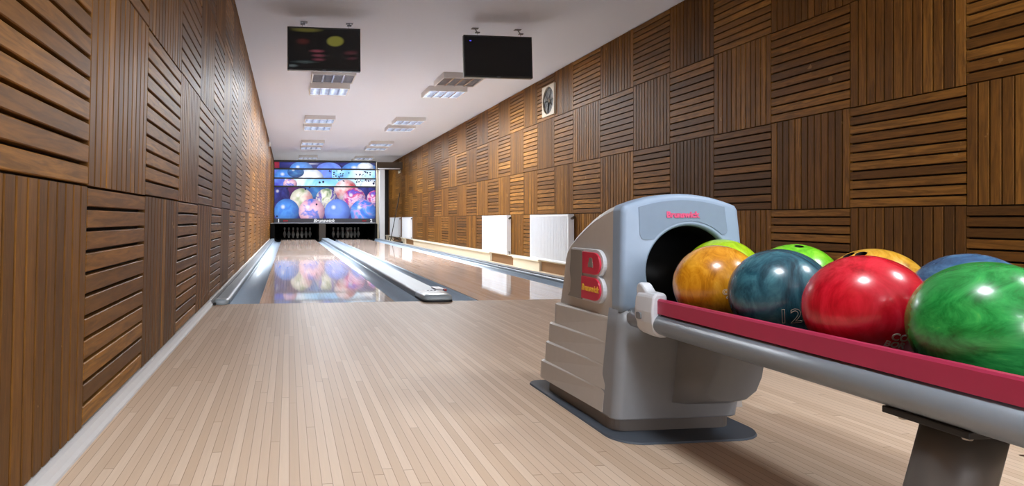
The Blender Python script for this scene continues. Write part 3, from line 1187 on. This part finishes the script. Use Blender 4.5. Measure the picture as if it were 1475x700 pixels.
# ------------------------------------------------------------------ radiators
def radiator(ya, yb, label, xf=3.93):
    z0, z1 = 0.018, 0.735
    t = thing('radiator', label, 'radiator', (XR, (ya + yb) / 2, z0), 'radiators on the right wall')
    m = MB()
    n = max(8, int((yb - ya - 0.08) / 0.034))
    p = (yb - ya - 0.08) / n
    pts = []
    for i in range(n):                                    # pressed steel front with vertical ribs
        y = ya + 0.04 + i * p
        pts += [(xf + 0.018, y), (xf + 0.018, y + p * 0.22), (xf, y + p * 0.40), (xf, y + p * 0.82)]
    pts.append((xf + 0.012, yb - 0.04))
    prof = [(xf + 0.004, ya), (xf + 0.004, ya + 0.036)] + pts + [(xf + 0.004, yb - 0.036), (xf + 0.004, yb), (xf + 0.03, yb), (xf + 0.03, ya)]
    m.extrude_z(prof, z0 + 0.035, z1 - 0.035)
    m.cbox(xf - 0.002, xf + 0.03, ya, yb, z1 - 0.036, z1 - 0.006, 0.006)
    m.cbox(xf - 0.002, xf + 0.03, ya, yb, z0, z0 + 0.036, 0.006)
    m.build('front_panel', M['rad'], t)
    for y0, y1 in ((ya - 0.006, ya), (yb, yb + 0.006)):
        m = MB()
        m.cbox(xf + 0.004, XR - 0.01, y0, y1, z0, z1, 0.002)
        m.build('end_panel', M['rad'], t)
    m = MB()
    for i in range(int((yb - ya) / 0.03)):
        m.box(xf + 0.028, XR - 0.012, ya + i * 0.03, ya + i * 0.03 + 0.018, z1 - 0.010, z1 - 0.004)
    m.box(xf + 0.028, xf + 0.034, ya, yb, z1 - 0.016, z1 - 0.002)
    m.box(XR - 0.018, XR - 0.012, ya, yb, z1 - 0.016, z1 - 0.002)
    m.build('top_grille', M['rad'], t)
    m = MB()
    m.box(xf + 0.04, XR - 0.002, ya + 0.1, ya + 0.14, z0 + 0.1, z1 - 0.05)
    m.box(xf + 0.04, XR - 0.002, yb - 0.14, yb - 0.1, z0 + 0.1, z1 - 0.05)
    m.build('wall_bracket', M['steel'], t)
    m = MB()
    m.tube([(xf + 0.05, ya - 0.005, z1 - 0.06), (xf + 0.05, ya - 0.06, z1 - 0.06)], 0.012, 10)
    m.tube([(xf + 0.05, ya - 0.035, z1 - 0.06), (xf + 0.05, ya - 0.10, z1 - 0.045)], 0.019, 12)
    m.build('valve', M['valve'], t)
    m = MB()
    m.tube([(xf + 0.05, ya - 0.005, z0 + 0.05), (xf + 0.05, ya - 0.05, z0 + 0.05), (xf + 0.05, ya - 0.05, 0.027)], 0.009, 8)
    m.build('pipe', M['valve'], t)
    return t


radiator(8.85, 10.32, 'white ribbed radiator nearest the ball return, on right slatted wall')
radiator(11.50, 13.00, 'white ribbed radiator second from the ball return, on right slatted wall')
radiator(21.07, 22.55, 'white radiator far down the right wall, right one behind the leaning mop')
radiator(23.30, 25.30, 'white radiator farthest down the right wall, behind the leaning mop handle')

# ------------------------------------------------------------------ wall fans
def wall_fan(yc, zc_, h, label):
    t = thing('ventilation_fan', label, 'fan', (XR, yc, zc_))
    m = MB()
    s = h / 2
    e = 0.035
    xf = XR - 0.03
    n = 32
    ring_o = []
    for q in range(n):
        a = 2 * PI * q / n + PI / 4
        ca, sa = math.cos(a), math.sin(a)
        k = s / max(abs(ca), abs(sa))
        ring_o.append((k * ca, k * sa))
    ring_i = [((s - e * 0.7) * math.cos(2 * PI * q / n + PI / 4), (s - e * 0.7) * math.sin(2 * PI * q / n + PI / 4)) for q in range(n)]
    loops = [[(XR, yc + a, zc_ + b) for a, b in ring_o], [(xf, yc + a, zc_ + b) for a, b in ring_o],
             [(xf, yc + a, zc_ + b) for a, b in ring_i], [(XR - 0.004, yc + a, zc_ + b) for a, b in ring_i]]
    m.loft(loops, 0, False)
    m.build('frame', M['fan_frame'], t)
    m = MB()
    m.add([(XR - 0.003, yc + a, zc_ + b) for a, b in ring_i], [tuple(range(n))])
    m.build('duct', M['fan_dark'], t)
    m = MB()
    for b in range(5):
        a0 = 2 * PI * b / 5 + 0.3
        vs = []
        for r_ in (0.03, s * 0.45, s - e - 0.01):
            for da, dx in ((-0.32, -0.006), (0.32, 0.008)):
                a = a0 + da * (0.6 + 0.4 * r_ / s)
                vs.append((XR - 0.014 + dx, yc + r_ * math.cos(a), zc_ + r_ * math.sin(a)))
        vs2 = [(x + 0.002, y, z) for x, y, z in vs]
        f = [(0, 1, 3, 2), (2, 3, 5, 4)]
        m.add(vs + vs2, f + [tuple(i + 6 for i in q[::-1]) for q in f] + [(0, 6, 7, 1), (4, 5, 11, 10), (0, 2, 8, 6), (2, 4, 10, 8), (1, 7, 9, 3), (3, 9, 11, 5)])
    m.build('blades', M['fan_blade'], t)
    m = MB()
    loops = []
    for r_, x in ((0.001, XR - 0.028), (0.02, XR - 0.027), (0.032, XR - 0.02), (0.034, XR - 0.006)):
        loops.append([(x, yc + r_ * math.cos(2 * PI * q / 16), zc_ + r_ * math.sin(2 * PI * q / 16)) for q in range(16)])
    m.loft(loops)
    m.build('hub', M['fan_frame'], t)
    m = MB()
    for r_ in (s * 0.4, s * 0.68):
        m.tube([(XR - 0.029, yc + r_ * math.cos(2 * PI * q / 24), zc_ + r_ * math.sin(2 * PI * q / 24)) for q in range(25)], 0.0022, 6, cap=False)
    for q in range(4):
        a = PI / 4 * q
        m.tube([(XR - 0.029, yc - s * .85 * math.cos(a), zc_ - s * .85 * math.sin(a)), (XR - 0.029, yc + s * .85 * math.cos(a), zc_ + s * .85 * math.sin(a))], 0.0022, 6)
    m.build('guard', M['fan_dark'], t)


wall_fan(9.74, 2.508, 0.47, 'square ivory ventilation fan near ceiling of right wall, nearer of two')
wall_fan(23.55, 2.55, 0.40, 'small ivory ventilation fan at far end of right wall')

# small white detector high on the left wall
dt = thing('motion_detector', 'small white motion detector high on far left wall', 'detector', (-0.555, 18.3, 2.76))
m = MB()
m.cbox(-0.556, -0.50, 18.15, 18.35, 2.68, 2.80, 0.012)
m.build('body', M['white'], dt)
m = MB()
m.cbox(-0.503, -0.492, 18.17, 18.33, 2.70, 2.74, 0.005)
m.build('lens', M['fan_frame'], dt)

# ------------------------------------------------------------------ leaning mop
bxm, _ = on_y(562.5, 340, 22.3)
mp = thing('floor_mop', 'black floor mop leaning against right wall by the white pillar', 'mop', (bxm, 22.3, -0.16))
m = MB()
tx, tz = on_y(576, 277.5, 22.75)
m.tube([(bxm, 22.3, -0.08), ((bxm + tx) / 2 + 0.0, 22.52, (tz - 0.08) / 2), (tx, 22.75, tz)], 0.014, 8)
m.build('handle', M['blackrub'], mp)
m = MB()
m.tube([(bxm - 0.09, 22.3, -0.10), (bxm - 0.05, 22.3, 0.07), (bxm + 0.12, 22.3, 0.05), (bxm + 0.32, 22.25, -0.06)], 0.014, 8)
m.tube([(bxm, 22.3, 0.05), (bxm + 0.1, 22.3, -0.08), (bxm + 0.34, 22.25, 0.06)], 0.012, 8)
m.cbox(bxm - 0.14, bxm + 0.42, 22.22, 22.36, -0.1595, -0.10, 0.02)
m.build('head', M['blackrub'], mp)

# ------------------------------------------------------------------ ball return
br = thing('ball_return', 'grey ball return machine with crimson railed ball rack on approach', 'ball return', (1.2, 2.1, 0))
HX, HZ, HR = 1.241, 0.499, 0.141
YF = 1.90


def rrect(x0, x1, y0, y1, r, n=6):
    rs = r if isinstance(r, (list, tuple)) else [r] * 4     # front-left, front-right, rear-right, rear-left
    pts = []
    for (cx, cy, a0), rr in zip([(x0, y0, PI), (x1, y0, 1.5 * PI), (x1, y1, 0), (x0, y1, 0.5 * PI)], rs):
        sx = 1 if cx == x0 else -1
        sy = 1 if cy == y0 else -1
        for q in range(n + 1):
            a = a0 + PI / 2 * q / n
            pts.append((cx + sx * rr + rr * math.cos(a), cy + sy * rr + rr * math.sin(a)))
    return pts


# floor plate and base
m = MB()
m.extrude_z(rrect(0.955, 1.445, 1.795, 2.56, [0.09, 0.11, 0.06, 0.06], 8), 0.0006, 0.006, pts2=rrect(0.958, 1.442, 1.798, 2.557, [0.088, 0.108, 0.058, 0.058], 8))
m.build('floor_plate', M['plate'], br)
m = MB()
m.extrude_z(rrect(0.992, 1.395, 1.905, 2.425, [0.05, 0.05, 0.03, 0.03], 6), 0.006, 0.055, 0)
base = m.build('base_plinth', plain('dark_grey_base_plastic', (112, 106, 100), 0.45), br)

# front outline of the hood, as a ray-cast around the port centre
x_l, x_r = 1.020, 1.408


def top_z(x, zt=0.700, crown=0.040):
    s = (x - x_l) / (x_r - x_l)
    return zt + crown * (1 - (2 * s - 1) ** 2)


def outline(inset=0.0):
    poly = [(x_l + 0.0 + inset, 0.372 + inset), (x_l + inset, 0.50), (x_l + inset, 0.700 - inset)]
    poly = [(x_l - 0.004 + inset, 0.372 + inset), (x_l + inset, 0.690 - inset * 0.5)]
    for q in range(0, 21):
        x = x_l + 0.008 + inset + (x_r - x_l - 0.016 - 2 * inset) * q / 20
        poly.append((x, top_z(x) - inset))
    poly += [(x_r - inset, 0.690 - inset * 0.5), (x_r + 0.026 - inset, 0.46), (x_r + 0.034 - inset, 0.372 + inset)]
    return poly


angs = sorted(set([round(2 * PI * q / 72, 5) for q in range(72)] + [round(math.atan2(z - HZ, x - HX) % (2 * PI), 5) for x, z in outline()]))


def cast(poly, a):
    d = (math.cos(a), math.sin(a))
    best = None
    for i in range(len(poly)):
        (x1, z1), (x2, z2) = poly[i - 1], poly[i]
        ex, ez = x2 - x1, z2 - z1
        den = d[0] * ez - d[1] * ex
        if abs(den) < 1e-9:
            continue
        t = ((x1 - HX) * ez - (z1 - HZ) * ex) / den
        s = ((x1 - HX) * d[1] - (z1 - HZ) * d[0]) / den
        if t > 0 and -1e-4 <= s <= 1 + 1e-4 and (best is None or t > best):
            best = t
    return (HX + best * d[0], HZ + best * d[1])


def ring(r, y):
    return [(HX + r * math.cos(a), y, HZ + r * math.sin(a)) for a in angs]


def oring(inset, y):
    pl = outline(inset)
    return [(p[0], y, p[1]) for p in (cast(pl, a) for a in angs)]


m = MB()
m.loft([ring(HR - 0.001, 1.945), ring(HR, 1.912), ring(HR + 0.002, 1.904), ring(HR + 0.006, YF - 0.001), ring(HR + 0.010, YF - 0.0015), ring(HR + 0.013, YF),
        oring(0.016, YF), oring(0.006, YF + 0.003), oring(0.001, YF + 0.010), oring(0.0, YF + 0.018), oring(0.0, 1.958)], 0, True)
shell = m.build('front_shell', M['front'], br)
m = MB()
m.loft([ring(HR - 0.0015, 1.914), ring(HR - 0.002, 2.10), ring(0.02, 2.18)], 0, True, cap1=True)
m.build('ball_port', M['dark_in'], br)
# name panel
m = MB()
pp = []
for q in range(0, 13):
    x = 1.072 + (1.350 - 1.072) * q / 12
    pp.append((x, top_z(x) - 0.020))
a_r, a_l = math.radians(47), math.radians(140)
pp += [(1.357, 0.700), (1.367, 0.625), (1.364, 0.617), (1.356, 0.614)]
for q in range(0, 15):
    a = a_r + (a_l - a_r) * q / 14
    pp.append((HX + (HR + 0.015) * math.cos(a), HZ + (HR + 0.015) * math.sin(a)))
pp += [(1.092, 0.597), (1.082, 0.601), (1.076, 0.612)]
m.extrude_y(pp, YF - 0.0022, YF + 0.001)
m.build('name_panel', M['name_panel'], shell)
lettering('hood_lettering', 'Brunswick', 0.0255, M['pink'], lambda u, v, w: (1.216 + u * 1.0, YF - 0.0030 - w, 0.674 + v), shell, offset=0.0012, extrude=0.0014, shear=0.0)

# upper body: sections running back from the front shell, crowned top
prof = [(1.956, 0.700), (2.010, 0.688), (2.068, 0.671), (2.12, 0.652), (2.170, 0.629), (2.225, 0.601), (2.273, 0.571), (2.300, 0.548), (2.312, 0.525), (2.333, 0.442), (2.358, 0.358)]


def sec(y, zt, inset=0.0):
    k = (zt - 0.34) / (0.70 - 0.34)
    cr = 0.040 * max(0.25, k)
    a, b = x_l + inset, x_r - inset
    r = min(0.012, (zt - 0.34) * 0.4)
    pts = [(a, y, 0.335), (a, y, zt - r), (a + 0.3 * r, y, zt - 0.3 * r)]
    for q in range(13):
        x = a + r + (b - a - 2 * r) * q / 12
        s = (x - a) / (b - a)
        pts.append((x, y, zt + cr * (1 - (2 * s - 1) ** 2)))
    pts += [(b - 0.3 * r, y, zt - 0.3 * r), (b, y, zt - r), (b + 0.02, y, 0.335)]
    return pts


m = MB()
m.loft([sec(y, z) for y, z in prof], 0, True, True, False, True)
ub = m.build('hood_body', M['side'], br)
for p in ub.data.polygons:
    p.use_smooth = abs(p.normal.x) < 0.8 and abs(p.normal.y) < 0.95
# stepped lower body: four layers, each ledge widening to the rear
zt_ = [0.347, 0.270, 0.197, 0.122, 0.052]
rearY = [2.375, 2.402, 2.412, 2.435]
rearX = [0.998, 0.986, 0.976, 0.966]
for i in range(4):
    fx = 1.016 - 0.009 * i
    fx2 = 1.016 - 0.009 * (i + 1)
    rx, ry = rearX[i], rearY[i]

    def plan(fx, rx, ry, yf=1.955):
        dx = fx - rx
        return [(fx, yf), (1.425 - fx + 1.016, yf), (1.425 + 1.016 - fx + dx * 0.9, ry - 0.03), (1.405 + dx, ry), (rx + 0.03, ry), (rx + 0.004, ry - 0.008), (rx, ry - 0.03)]
    m = MB()
    c = 0.006
    n = 7
    lo = [(x, y, zt_[i + 1]) for x, y in plan(fx2, rx - 0.002, ry + 0.004)]
    mid = [(x, y, zt_[i] - c) for x, y in plan(fx, rx, ry)]
    up = [(x, y, zt_[i]) for x, y in plan(fx + 0.002, rx + c, ry - c)]
    m.loft([lo, mid, up], 0, False, True, True, True)
    m.build('side_step', M['side'], br)

# dark lower front
def lf(z):
    t_ = (z - 0.05) / 0.35
    xa = 0.982 + 0.036 * t_
    xb = 1.405 + 0.030 * math.sin(PI * min(1, max(0, t_)) * 0.75) + 0.02 * t_
    yf = 1.880 + 0.021 * t_
    return [(x, y, z) for x, y in rrect(xa, xb, yf, 1.985, [0.030, 0.05, 0.008, 0.008], 8)]


m = MB()
m.loft([lf(z) for z in (0.048, 0.052, 0.09, 0.14, 0.20, 0.26, 0.32, 0.378)], 0, True, True, True, True)
low = m.build('lower_front', M['lower'], br)
for p in low.data.polygons:
    p.use_smooth = abs(p.normal.z) < 0.8
# bulging belly panel under the rack
def belly(k, y):
    A = [(1.205, 0.330), (1.195, 0.26), (1.182, 0.17), (1.170, 0.095), (1.22, 0.088), (1.30, 0.088), (1.37, 0.098), (1.405, 0.125), (1.425, 0.17), (1.432, 0.23), (1.434, 0.28), (1.434, 0.330)]
    B = [(1.275, 0.330), (1.270, 0.27), (1.255, 0.20), (1.225, 0.135), (1.26, 0.118), (1.31, 0.115), (1.36, 0.122), (1.392, 0.145), (1.41, 0.185), (1.418, 0.23), (1.421, 0.28), (1.421, 0.330)]
    return [(a[0] + (b[0] - a[0]) * k, y, a[1] + (b[1] - a[1]) * k) for a, b in zip(A, B)]


m = MB()
m.loft([belly(0, 1.90), belly(0.05, 1.880), belly(0.7, 1.818), belly(1.0, 1.803), belly(1.15, 1.800)], 0, True, True, False, True)
bl = m.build('belly_panel', M['lower'], br)
m = MB()
m.cbox(1.20, 1.44, 1.81, 1.90, 0.331, 0.340, 0.002)
m.build('belly_top', M['blackrub'], br)

# B emblem on the side: spine towards the rear, lobes towards the front
em = None


def dshape(y_back, y_front, z0, z1, n=14):
    r = (z1 - z0) / 2
    rr = min(r, 0.042)
    pts = [(y_back, z1), ]
    pts = [(y_back, z0), (y_back, z1)]
    yc = y_front + rr * 1.25
    for q in range(n + 1):
        a = PI / 2 - PI * q / n
        pts.append((yc - rr * 1.25 * math.cos(a), (z0 + z1) / 2 + r * math.sin(a)))
    return pts


def side_plate(mb, pts, x0, x1, c=0.002):
    n = len(pts)
    cy = sum(p[0] for p in pts) / n
    cz = sum(p[1] for p in pts) / n

    def L(x, k):
        return [(x, cy + (y - cy) * k, cz + (z - cz) * k) for y, z in pts]
    mb.loft([L(x1, 1), L(x0 + c, 1), L(x0, 0.975)], 0, False, True, False, True)


m = MB()
side_plate(m, dshape(2.238, 1.998, 0.470, 0.560), x_l - 0.012, x_l + 0.002, 0.004)
side_plate(m, dshape(2.215, 1.998, 0.382, 0.474), x_l - 0.012, x_l + 0.002, 0.004)
em = m.build('emblem', M['clamp'], br)
for nm, a in (('upper_lobe', dshape(2.142, 2.012, 0.476, 0.550)), ('lower_lobe', dshape(2.150, 2.012, 0.390, 0.466))):
    m = MB()
    side_plate(m, a, x_l - 0.018, x_l - 0.008, 0.002)
    lob = m.build(nm, M['red'], em)
    if nm == 'lower_lobe':
        lettering('emblem_lettering', 'Brunswick', 0.029, M['yellow'], lambda u, v, w: (x_l - 0.0185 - w, 2.083 - u, 0.428 + v), lob, offset=0.001, extrude=0.0006, shear=0.2)
    else:
        m = MB()
        side_plate(m, [(2.094, 0.500), (2.094, 0.515), (2.088, 0.518), (2.088, 0.528), (2.082, 0.532), (2.070, 0.532), (2.064, 0.528), (2.064, 0.518), (2.060, 0.515), (2.060, 0.500)], x_l - 0.0195, x_l - 0.016, 0.0008)
        m.build('small_badge', M['emgrey'], lob)
m = MB()
wav = [(2.144, 0.555), (2.236, 0.555), (2.238, 0.52), (2.246, 0.48), (2.236, 0.44), (2.242, 0.40), (2.262, 0.385), (2.150, 0.385)]
side_plate(m, wav, x_l - 0.016, x_l + 0.001, 0.002)
m.build('grey_spine', M['emgrey'], em)

# ---- ball rack
RY0, RY1 = 0.15, 1.845
for xc, sgn in ((1.015, 1), (1.505, -1)):
    m = MB()
    pts = [(xc, 0.398), (xc, 0.434), (xc + sgn * 0.003, 0.4385), (xc + sgn * 0.009, 0.440), (xc + sgn * 0.018, 0.438), (xc + sgn * 0.022, 0.432), (xc + sgn * 0.022, 0.398)]
    m.extrude_y(pts, RY0, 1.702)
    m.build('crimson_rail', M['rail'], br)
    m = MB()
    m.tube([(xc + sgn * 0.018, RY0 - 0.01, 0.3675), (xc + sgn * 0.018, RY1, 0.3675)], 0.030, 28)
    m.build('rail_tube', M['tube'], br)
# cradle: two shallow channels with a low ridge between
m = MB()
ch = []
for xc in (1.148, 1.385):
    for q in range(9):
        a = math.radians(-40 + 80 * q / 8)
        ch.append((xc + 0.160 * math.sin(a), 0.533 - 0.160 * math.cos(a)))
ch2 = [(x, z - 0.006) for x, z in ch][::-1]
m.extrude_y(ch + ch2, RY0, 1.70)
m.build('ball_cradle', M['blackrub'], br)
m = MB()
m.box(1.05, 1.47, RY0 + 0.03, 1.80, 0.346, 0.358)
m.build('cradle_pan', M['leg'], br)
m = MB()
m.cbox(1.06, 1.46, 1.703, 1.899, 0.373, 0.3835, 0.003)
m.build('port_apron', M['blackrub'], br)
# white clamp at the hood end of the front rail
m = MB()
def clamp_sec(y, k=1.0, up=0.0):
    c = (1.033, 0.392 + up)
    pts = [(1.002, 0.372), (1.000, 0.40), (1.004, 0.440), (1.012, 0.450), (1.034, 0.452), (1.043, 0.446), (1.046, 0.40), (1.064, 0.372), (1.058, 0.348), (1.044, 0.334), (1.024, 0.334), (1.008, 0.346)]
    return [(c[0] + (x - c[0]) * k, y, c[1] + (z - 0.392) * k) for x, z in pts]
m.loft([clamp_sec(1.700, 1.0), clamp_sec(1.706, 1.06), clamp_sec(1.74, 1.08), clamp_sec(1.785, 1.04), clamp_sec(1.80, 0.9)], 0, False, True, True, True)
cl = m.build('rail_clamp', M['clamp'], br)
cl.modifiers.new('bevel', 'BEVEL').width = 0.003
m = MB()
m.loft([[(1.008 + 0.0 * q, y, z) for q, (y, z) in enumerate(pp_)] for pp_ in [
    [(1.702, 0.446), (1.73, 0.450), (1.75, 0.459), (1.768, 0.474), (1.782, 0.479), (1.796, 0.474), (1.803, 0.460), (1.800, 0.440), (1.788, 0.41), (1.72, 0.41)]]] +
    [[(1.040, y, z) for (y, z) in [(1.702, 0.446), (1.73, 0.450), (1.75, 0.459), (1.768, 0.474), (1.782, 0.479), (1.796, 0.474), (1.803, 0.460), (1.800, 0.440), (1.788, 0.41), (1.72, 0.41)]]],
    0, False, True, True, True)
hn = m.build('clamp_horn', M['clamp'], cl)
bv = hn.modifiers.new('bevel', 'BEVEL')
bv.width = 0.009
bv.segments = 3
m = MB()
side_plate(m, [(1.766 + 0.012 * math.copysign(abs(math.cos(a)) ** 0.6, math.cos(a)), 0.385 + 0.010 * math.copysign(abs(math.sin(a)) ** 0.6, math.sin(a))) for a in [2 * PI * q / 20 for q in range(20)]], 0.9945, 1.004, 0.002)
m.build('clamp_button', M['button'], cl)

# leg with flange and bolts
def leg(xt, xb, sgn):
    m = MB()
    loops = []
    for k in range(5):
        t_ = k / 4
        z = 0.332 * (1 - t_) + 0.004 * t_
        x = xt + (xb - xt) * t_
        loops.append([(x + 0.062 * math.cos(a), 0.945 + 0.052 * math.sin(a), z) for a in [2 * PI * q / 28 for q in range(28)]])
    m.loft(loops, 0, True, True, True, True)
    lg = m.build('support_leg', M['leg'], br)
    m = MB()
    m.extrude_z([(xb + 0.10 * math.cos(a), 0.945 + 0.09 * math.sin(a)) for a in [2 * PI * q / 28 for q in range(28)]], 0.0006, 0.006)
    m.build('foot_plate', M['plate'], lg)
    return lg


lg = leg(1.105, 1.005, -1)
leg(1.415, 1.515, 1)
m = MB()
m.cbox(1.012, 1.50, 0.862, 1.008, 0.329, 0.341, 0.002)
fl = m.build('mounting_flange', M['blackrub'], br)
for bx_, by_ in ((1.03, 0.985), (1.03, 0.880), (1.485, 0.985), (1.485, 0.880)):
    m = MB()
    m.lathe([(0.0, -0.007), (0.006, -0.0065), (0.0075, -0.004), (0.0075, 0.0)], (bx_, by_, 0.3295), 12)
    m.build('bolt', M['bolt'], fl)

# ------------------------------------------------------------------ bowling balls
RB = 0.108
B_MATS = {
    'amber': ball_mat('amber_marbled_ball', [(0.25, (120, 66, 8)), (0.45, (196, 128, 20)), (0.6, (222, 160, 40)), (0.78, (232, 186, 80))], 9.0, 1.2, (1, 1, 0.35), (0.69, (120, 70, 16), 0.5)),
    'teal': ball_mat('teal_marbled_ball', [(0.28, (14, 36, 48)), (0.46, (34, 80, 96)), (0.62, (60, 116, 130)), (0.8, (104, 158, 164))], 7.0, 1.4, (1, 1, 0.4), (0.70, (10, 22, 34), 0.75)),
    'red': ball_mat('red_marbled_ball', [(0.25, (120, 4, 16)), (0.45, (184, 12, 34)), (0.6, (206, 28, 50)), (0.8, (214, 66, 82))], 5.0, 2.2, (1, 1, 0.6)),
    'green': ball_mat('green_marbled_ball', [(0.25, (12, 74, 24)), (0.45, (24, 124, 52)), (0.62, (44, 154, 72)), (0.8, (96, 178, 84))], 5.0, 2.4, (0.6, 1, 1.6)),
    'lime': ball_mat('lime_marbled_ball', [(0.3, (128, 170, 14)), (0.55, (166, 204, 30)), (0.8, (190, 224, 70))], 5.0, 1.5),
    'leaf': ball_mat('leaf_green_marbled_ball', [(0.28, (70, 158, 20)), (0.5, (112, 200, 34)), (0.72, (160, 226, 70))], 6.0, 2.0),
    'gold': ball_mat('gold_marbled_ball', [(0.28, (150, 100, 18)), (0.48, (206, 154, 40)), (0.66, (222, 180, 84)), (0.8, (226, 204, 130))], 6.0, 2.4),
    'sky': ball_mat('slate_blue_marbled_ball', [(0.28, (24, 50, 84)), (0.5, (52, 92, 132)), (0.66, (84, 126, 160)), (0.82, (140, 172, 190))], 6.0, 2.4),
}


def ball_mesh(name, mat, holes=()):
    bm = bmesh.new()
    bmesh.ops.create_uvsphere(bm, u_segments=72, v_segments=48, radius=RB)
    me = bpy.data.meshes.new(name)
    bm.to_mesh(me)
    bm.free()
    me.materials.append(mat)
    me.materials.append(M['hole'])
    for p in me.polygons:
        p.use_smooth = True
    if not holes:
        return me
    ob = bpy.data.objects.new('tmp', me)
    COL.objects.link(ob)
    tmp = [ob]
    for d, r in holes:
        d = Vector(d).normalized()
        bm = bmesh.new()
        bmesh.ops.create_cone(bm, cap_ends=True, segments=24, radius1=r, radius2=r, depth=0.10)
        rot = d.to_track_quat('Z', 'Y').to_matrix().to_4x4()
        bm.transform(Matrix.Translation(d * RB) @ rot)
        cm = bpy.data.meshes.new('cut')
        bm.to_mesh(cm)
        bm.free()
        cm.materials.append(mat)
        cm.materials.append(M['hole'])
        for p in cm.polygons:
            p.material_index = 1
        co = bpy.data.objects.new('cut', cm)
        COL.objects.link(co)
        tmp.append(co)
        mod = ob.modifiers.new('b', 'BOOLEAN')
        mod.operation = 'DIFFERENCE'
        mod.object = co
        mod.solver = 'EXACT'
    dg = bpy.context.evaluated_depsgraph_get()
    out = bpy.data.meshes.new_from_object(ob.evaluated_get(dg))
    out.name = name
    for o in tmp:
        bpy.data.objects.remove(o)
    return out


def toward(px, py, c):
    """unit direction from ball centre c to where a photo pixel's sight line meets the ball"""
    t = (px - PX) / FPX
    d = Vector((SN + t * CS, CS - t * SN, -(py - PY) / FPX)).normalized()
    o = Vector((0, 0, CAMH))
    oc = o - Vector(c)
    b = oc.dot(d)
    q = b * b - (oc.dot(oc) - RB * RB)
    s = -b - math.sqrt(max(q, 0))
    return (o + d * s - Vector(c)).normalized()


def ball(mat, c, label, holes_px=(), marks=()):
    holes = [(toward(px, py, c), r) for px, py, r in holes_px]
    me = ball_mesh('bowling_ball', B_MATS[mat], holes)
    o = place('bowling_ball', me)
    o.location = c
    tag(o, label, 'bowling ball', 'bowling balls on the rack')
    for s, px, py, size, rot in marks:
        n = toward(px, py, c)
        view = (Vector((0, 0, CAMH)) - (Vector(c) + n * RB)).normalized()
        right = Vector((0, 0, 1)).cross(n).normalized()
        up = n.cross(right)
        cr, sr = math.cos(rot), math.sin(rot)
        tm = text_mesh(s, size, outline=True, bevel=0.0006)
        tm.name = 'engraved_number'
        bt = bmesh.new()
        bt.from_mesh(tm)
        for _ in range(4):
            le = [e for e in bt.edges if e.calc_length() > 0.005]
            if le:
                bmesh.ops.subdivide_edges(bt, edges=le, cuts=1)
        bmesh.ops.triangulate(bt, faces=bt.faces)
        bt.to_mesh(tm)
        bt.free()
        for v in tm.vertices:
            u, w = v.co.x * cr - v.co.y * sr, v.co.x * sr + v.co.y * cr
            p = n * RB + right * u + up * w
            v.co = p.normalized() * (RB + 0.0002 + v.co.z * 0.4)
        tm.materials.clear()
        tm.materials.append(M['line'])
        place('engraved_number', tm, o, (0, 0, 0))
    return o


ZB = 0.482
ball('amber', (1.148, 1.638, ZB), 'amber orange marbled bowling ball in front row, next to the port', marks=[('9', 1047, 424, 0.034, 0.35)])
ball('teal', (1.148, 1.410, ZB), 'dark teal marbled bowling ball in front row, between amber and red balls', marks=[('12', 1138, 457, 0.050, 0.10)])
ball('red', (1.146, 1.177, ZB - 0.002), 'red bowling ball in front row, between teal and green balls', marks=[('CO', 1297, 487, 0.020, -0.15), ('BOR', 1289, 497, 0.018, -0.15)])
ball('green', (1.146, 0.945, ZB), 'green marbled bowling ball in front row, nearest, at right edge of picture')
ball('lime', (1.300, 1.828, 0.492), 'yellow lime bowling ball half hidden behind the amber ball, by the port')
ball('leaf', (1.366, 1.620, ZB + 0.003), 'bright leaf green bowling ball in back row, behind the teal ball', holes_px=[(1151, 354.5, 0.011)])
ball('gold', (1.389, 1.402, ZB), 'golden yellow bowling ball with finger holes in back row, behind the red ball', holes_px=[(1222, 367, 0.013), (1240, 365.5, 0.012)])
ball('sky', (1.385, 1.178, ZB), 'slate blue streaked bowling ball in back row, behind the green ball')

# ------------------------------------------------------------------ world and view
w = bpy.data.worlds.new('world')
SC.world = w
w.use_nodes = True
w.node_tree.nodes['Background'].inputs[0].default_value = (0.90, 0.91, 1.0, 1)
w.node_tree.nodes['Background'].inputs[1].default_value = 9.0
SC.view_settings.view_transform = 'Standard'
SC.view_settings.look = 'None'
SC.view_settings.gamma = 1.0
SC.view_settings.use_curve_mapping = False
SC.view_settings.exposure = 1.05
try:
    SC.cycles.use_denoising = True
    SC.cycles.max_bounces = 8
    SC.cycles.diffuse_bounces = 6
    SC.cycles.glossy_bounces = 4
    SC.cycles.sample_clamp_indirect = 6.0
except Exception:
    pass
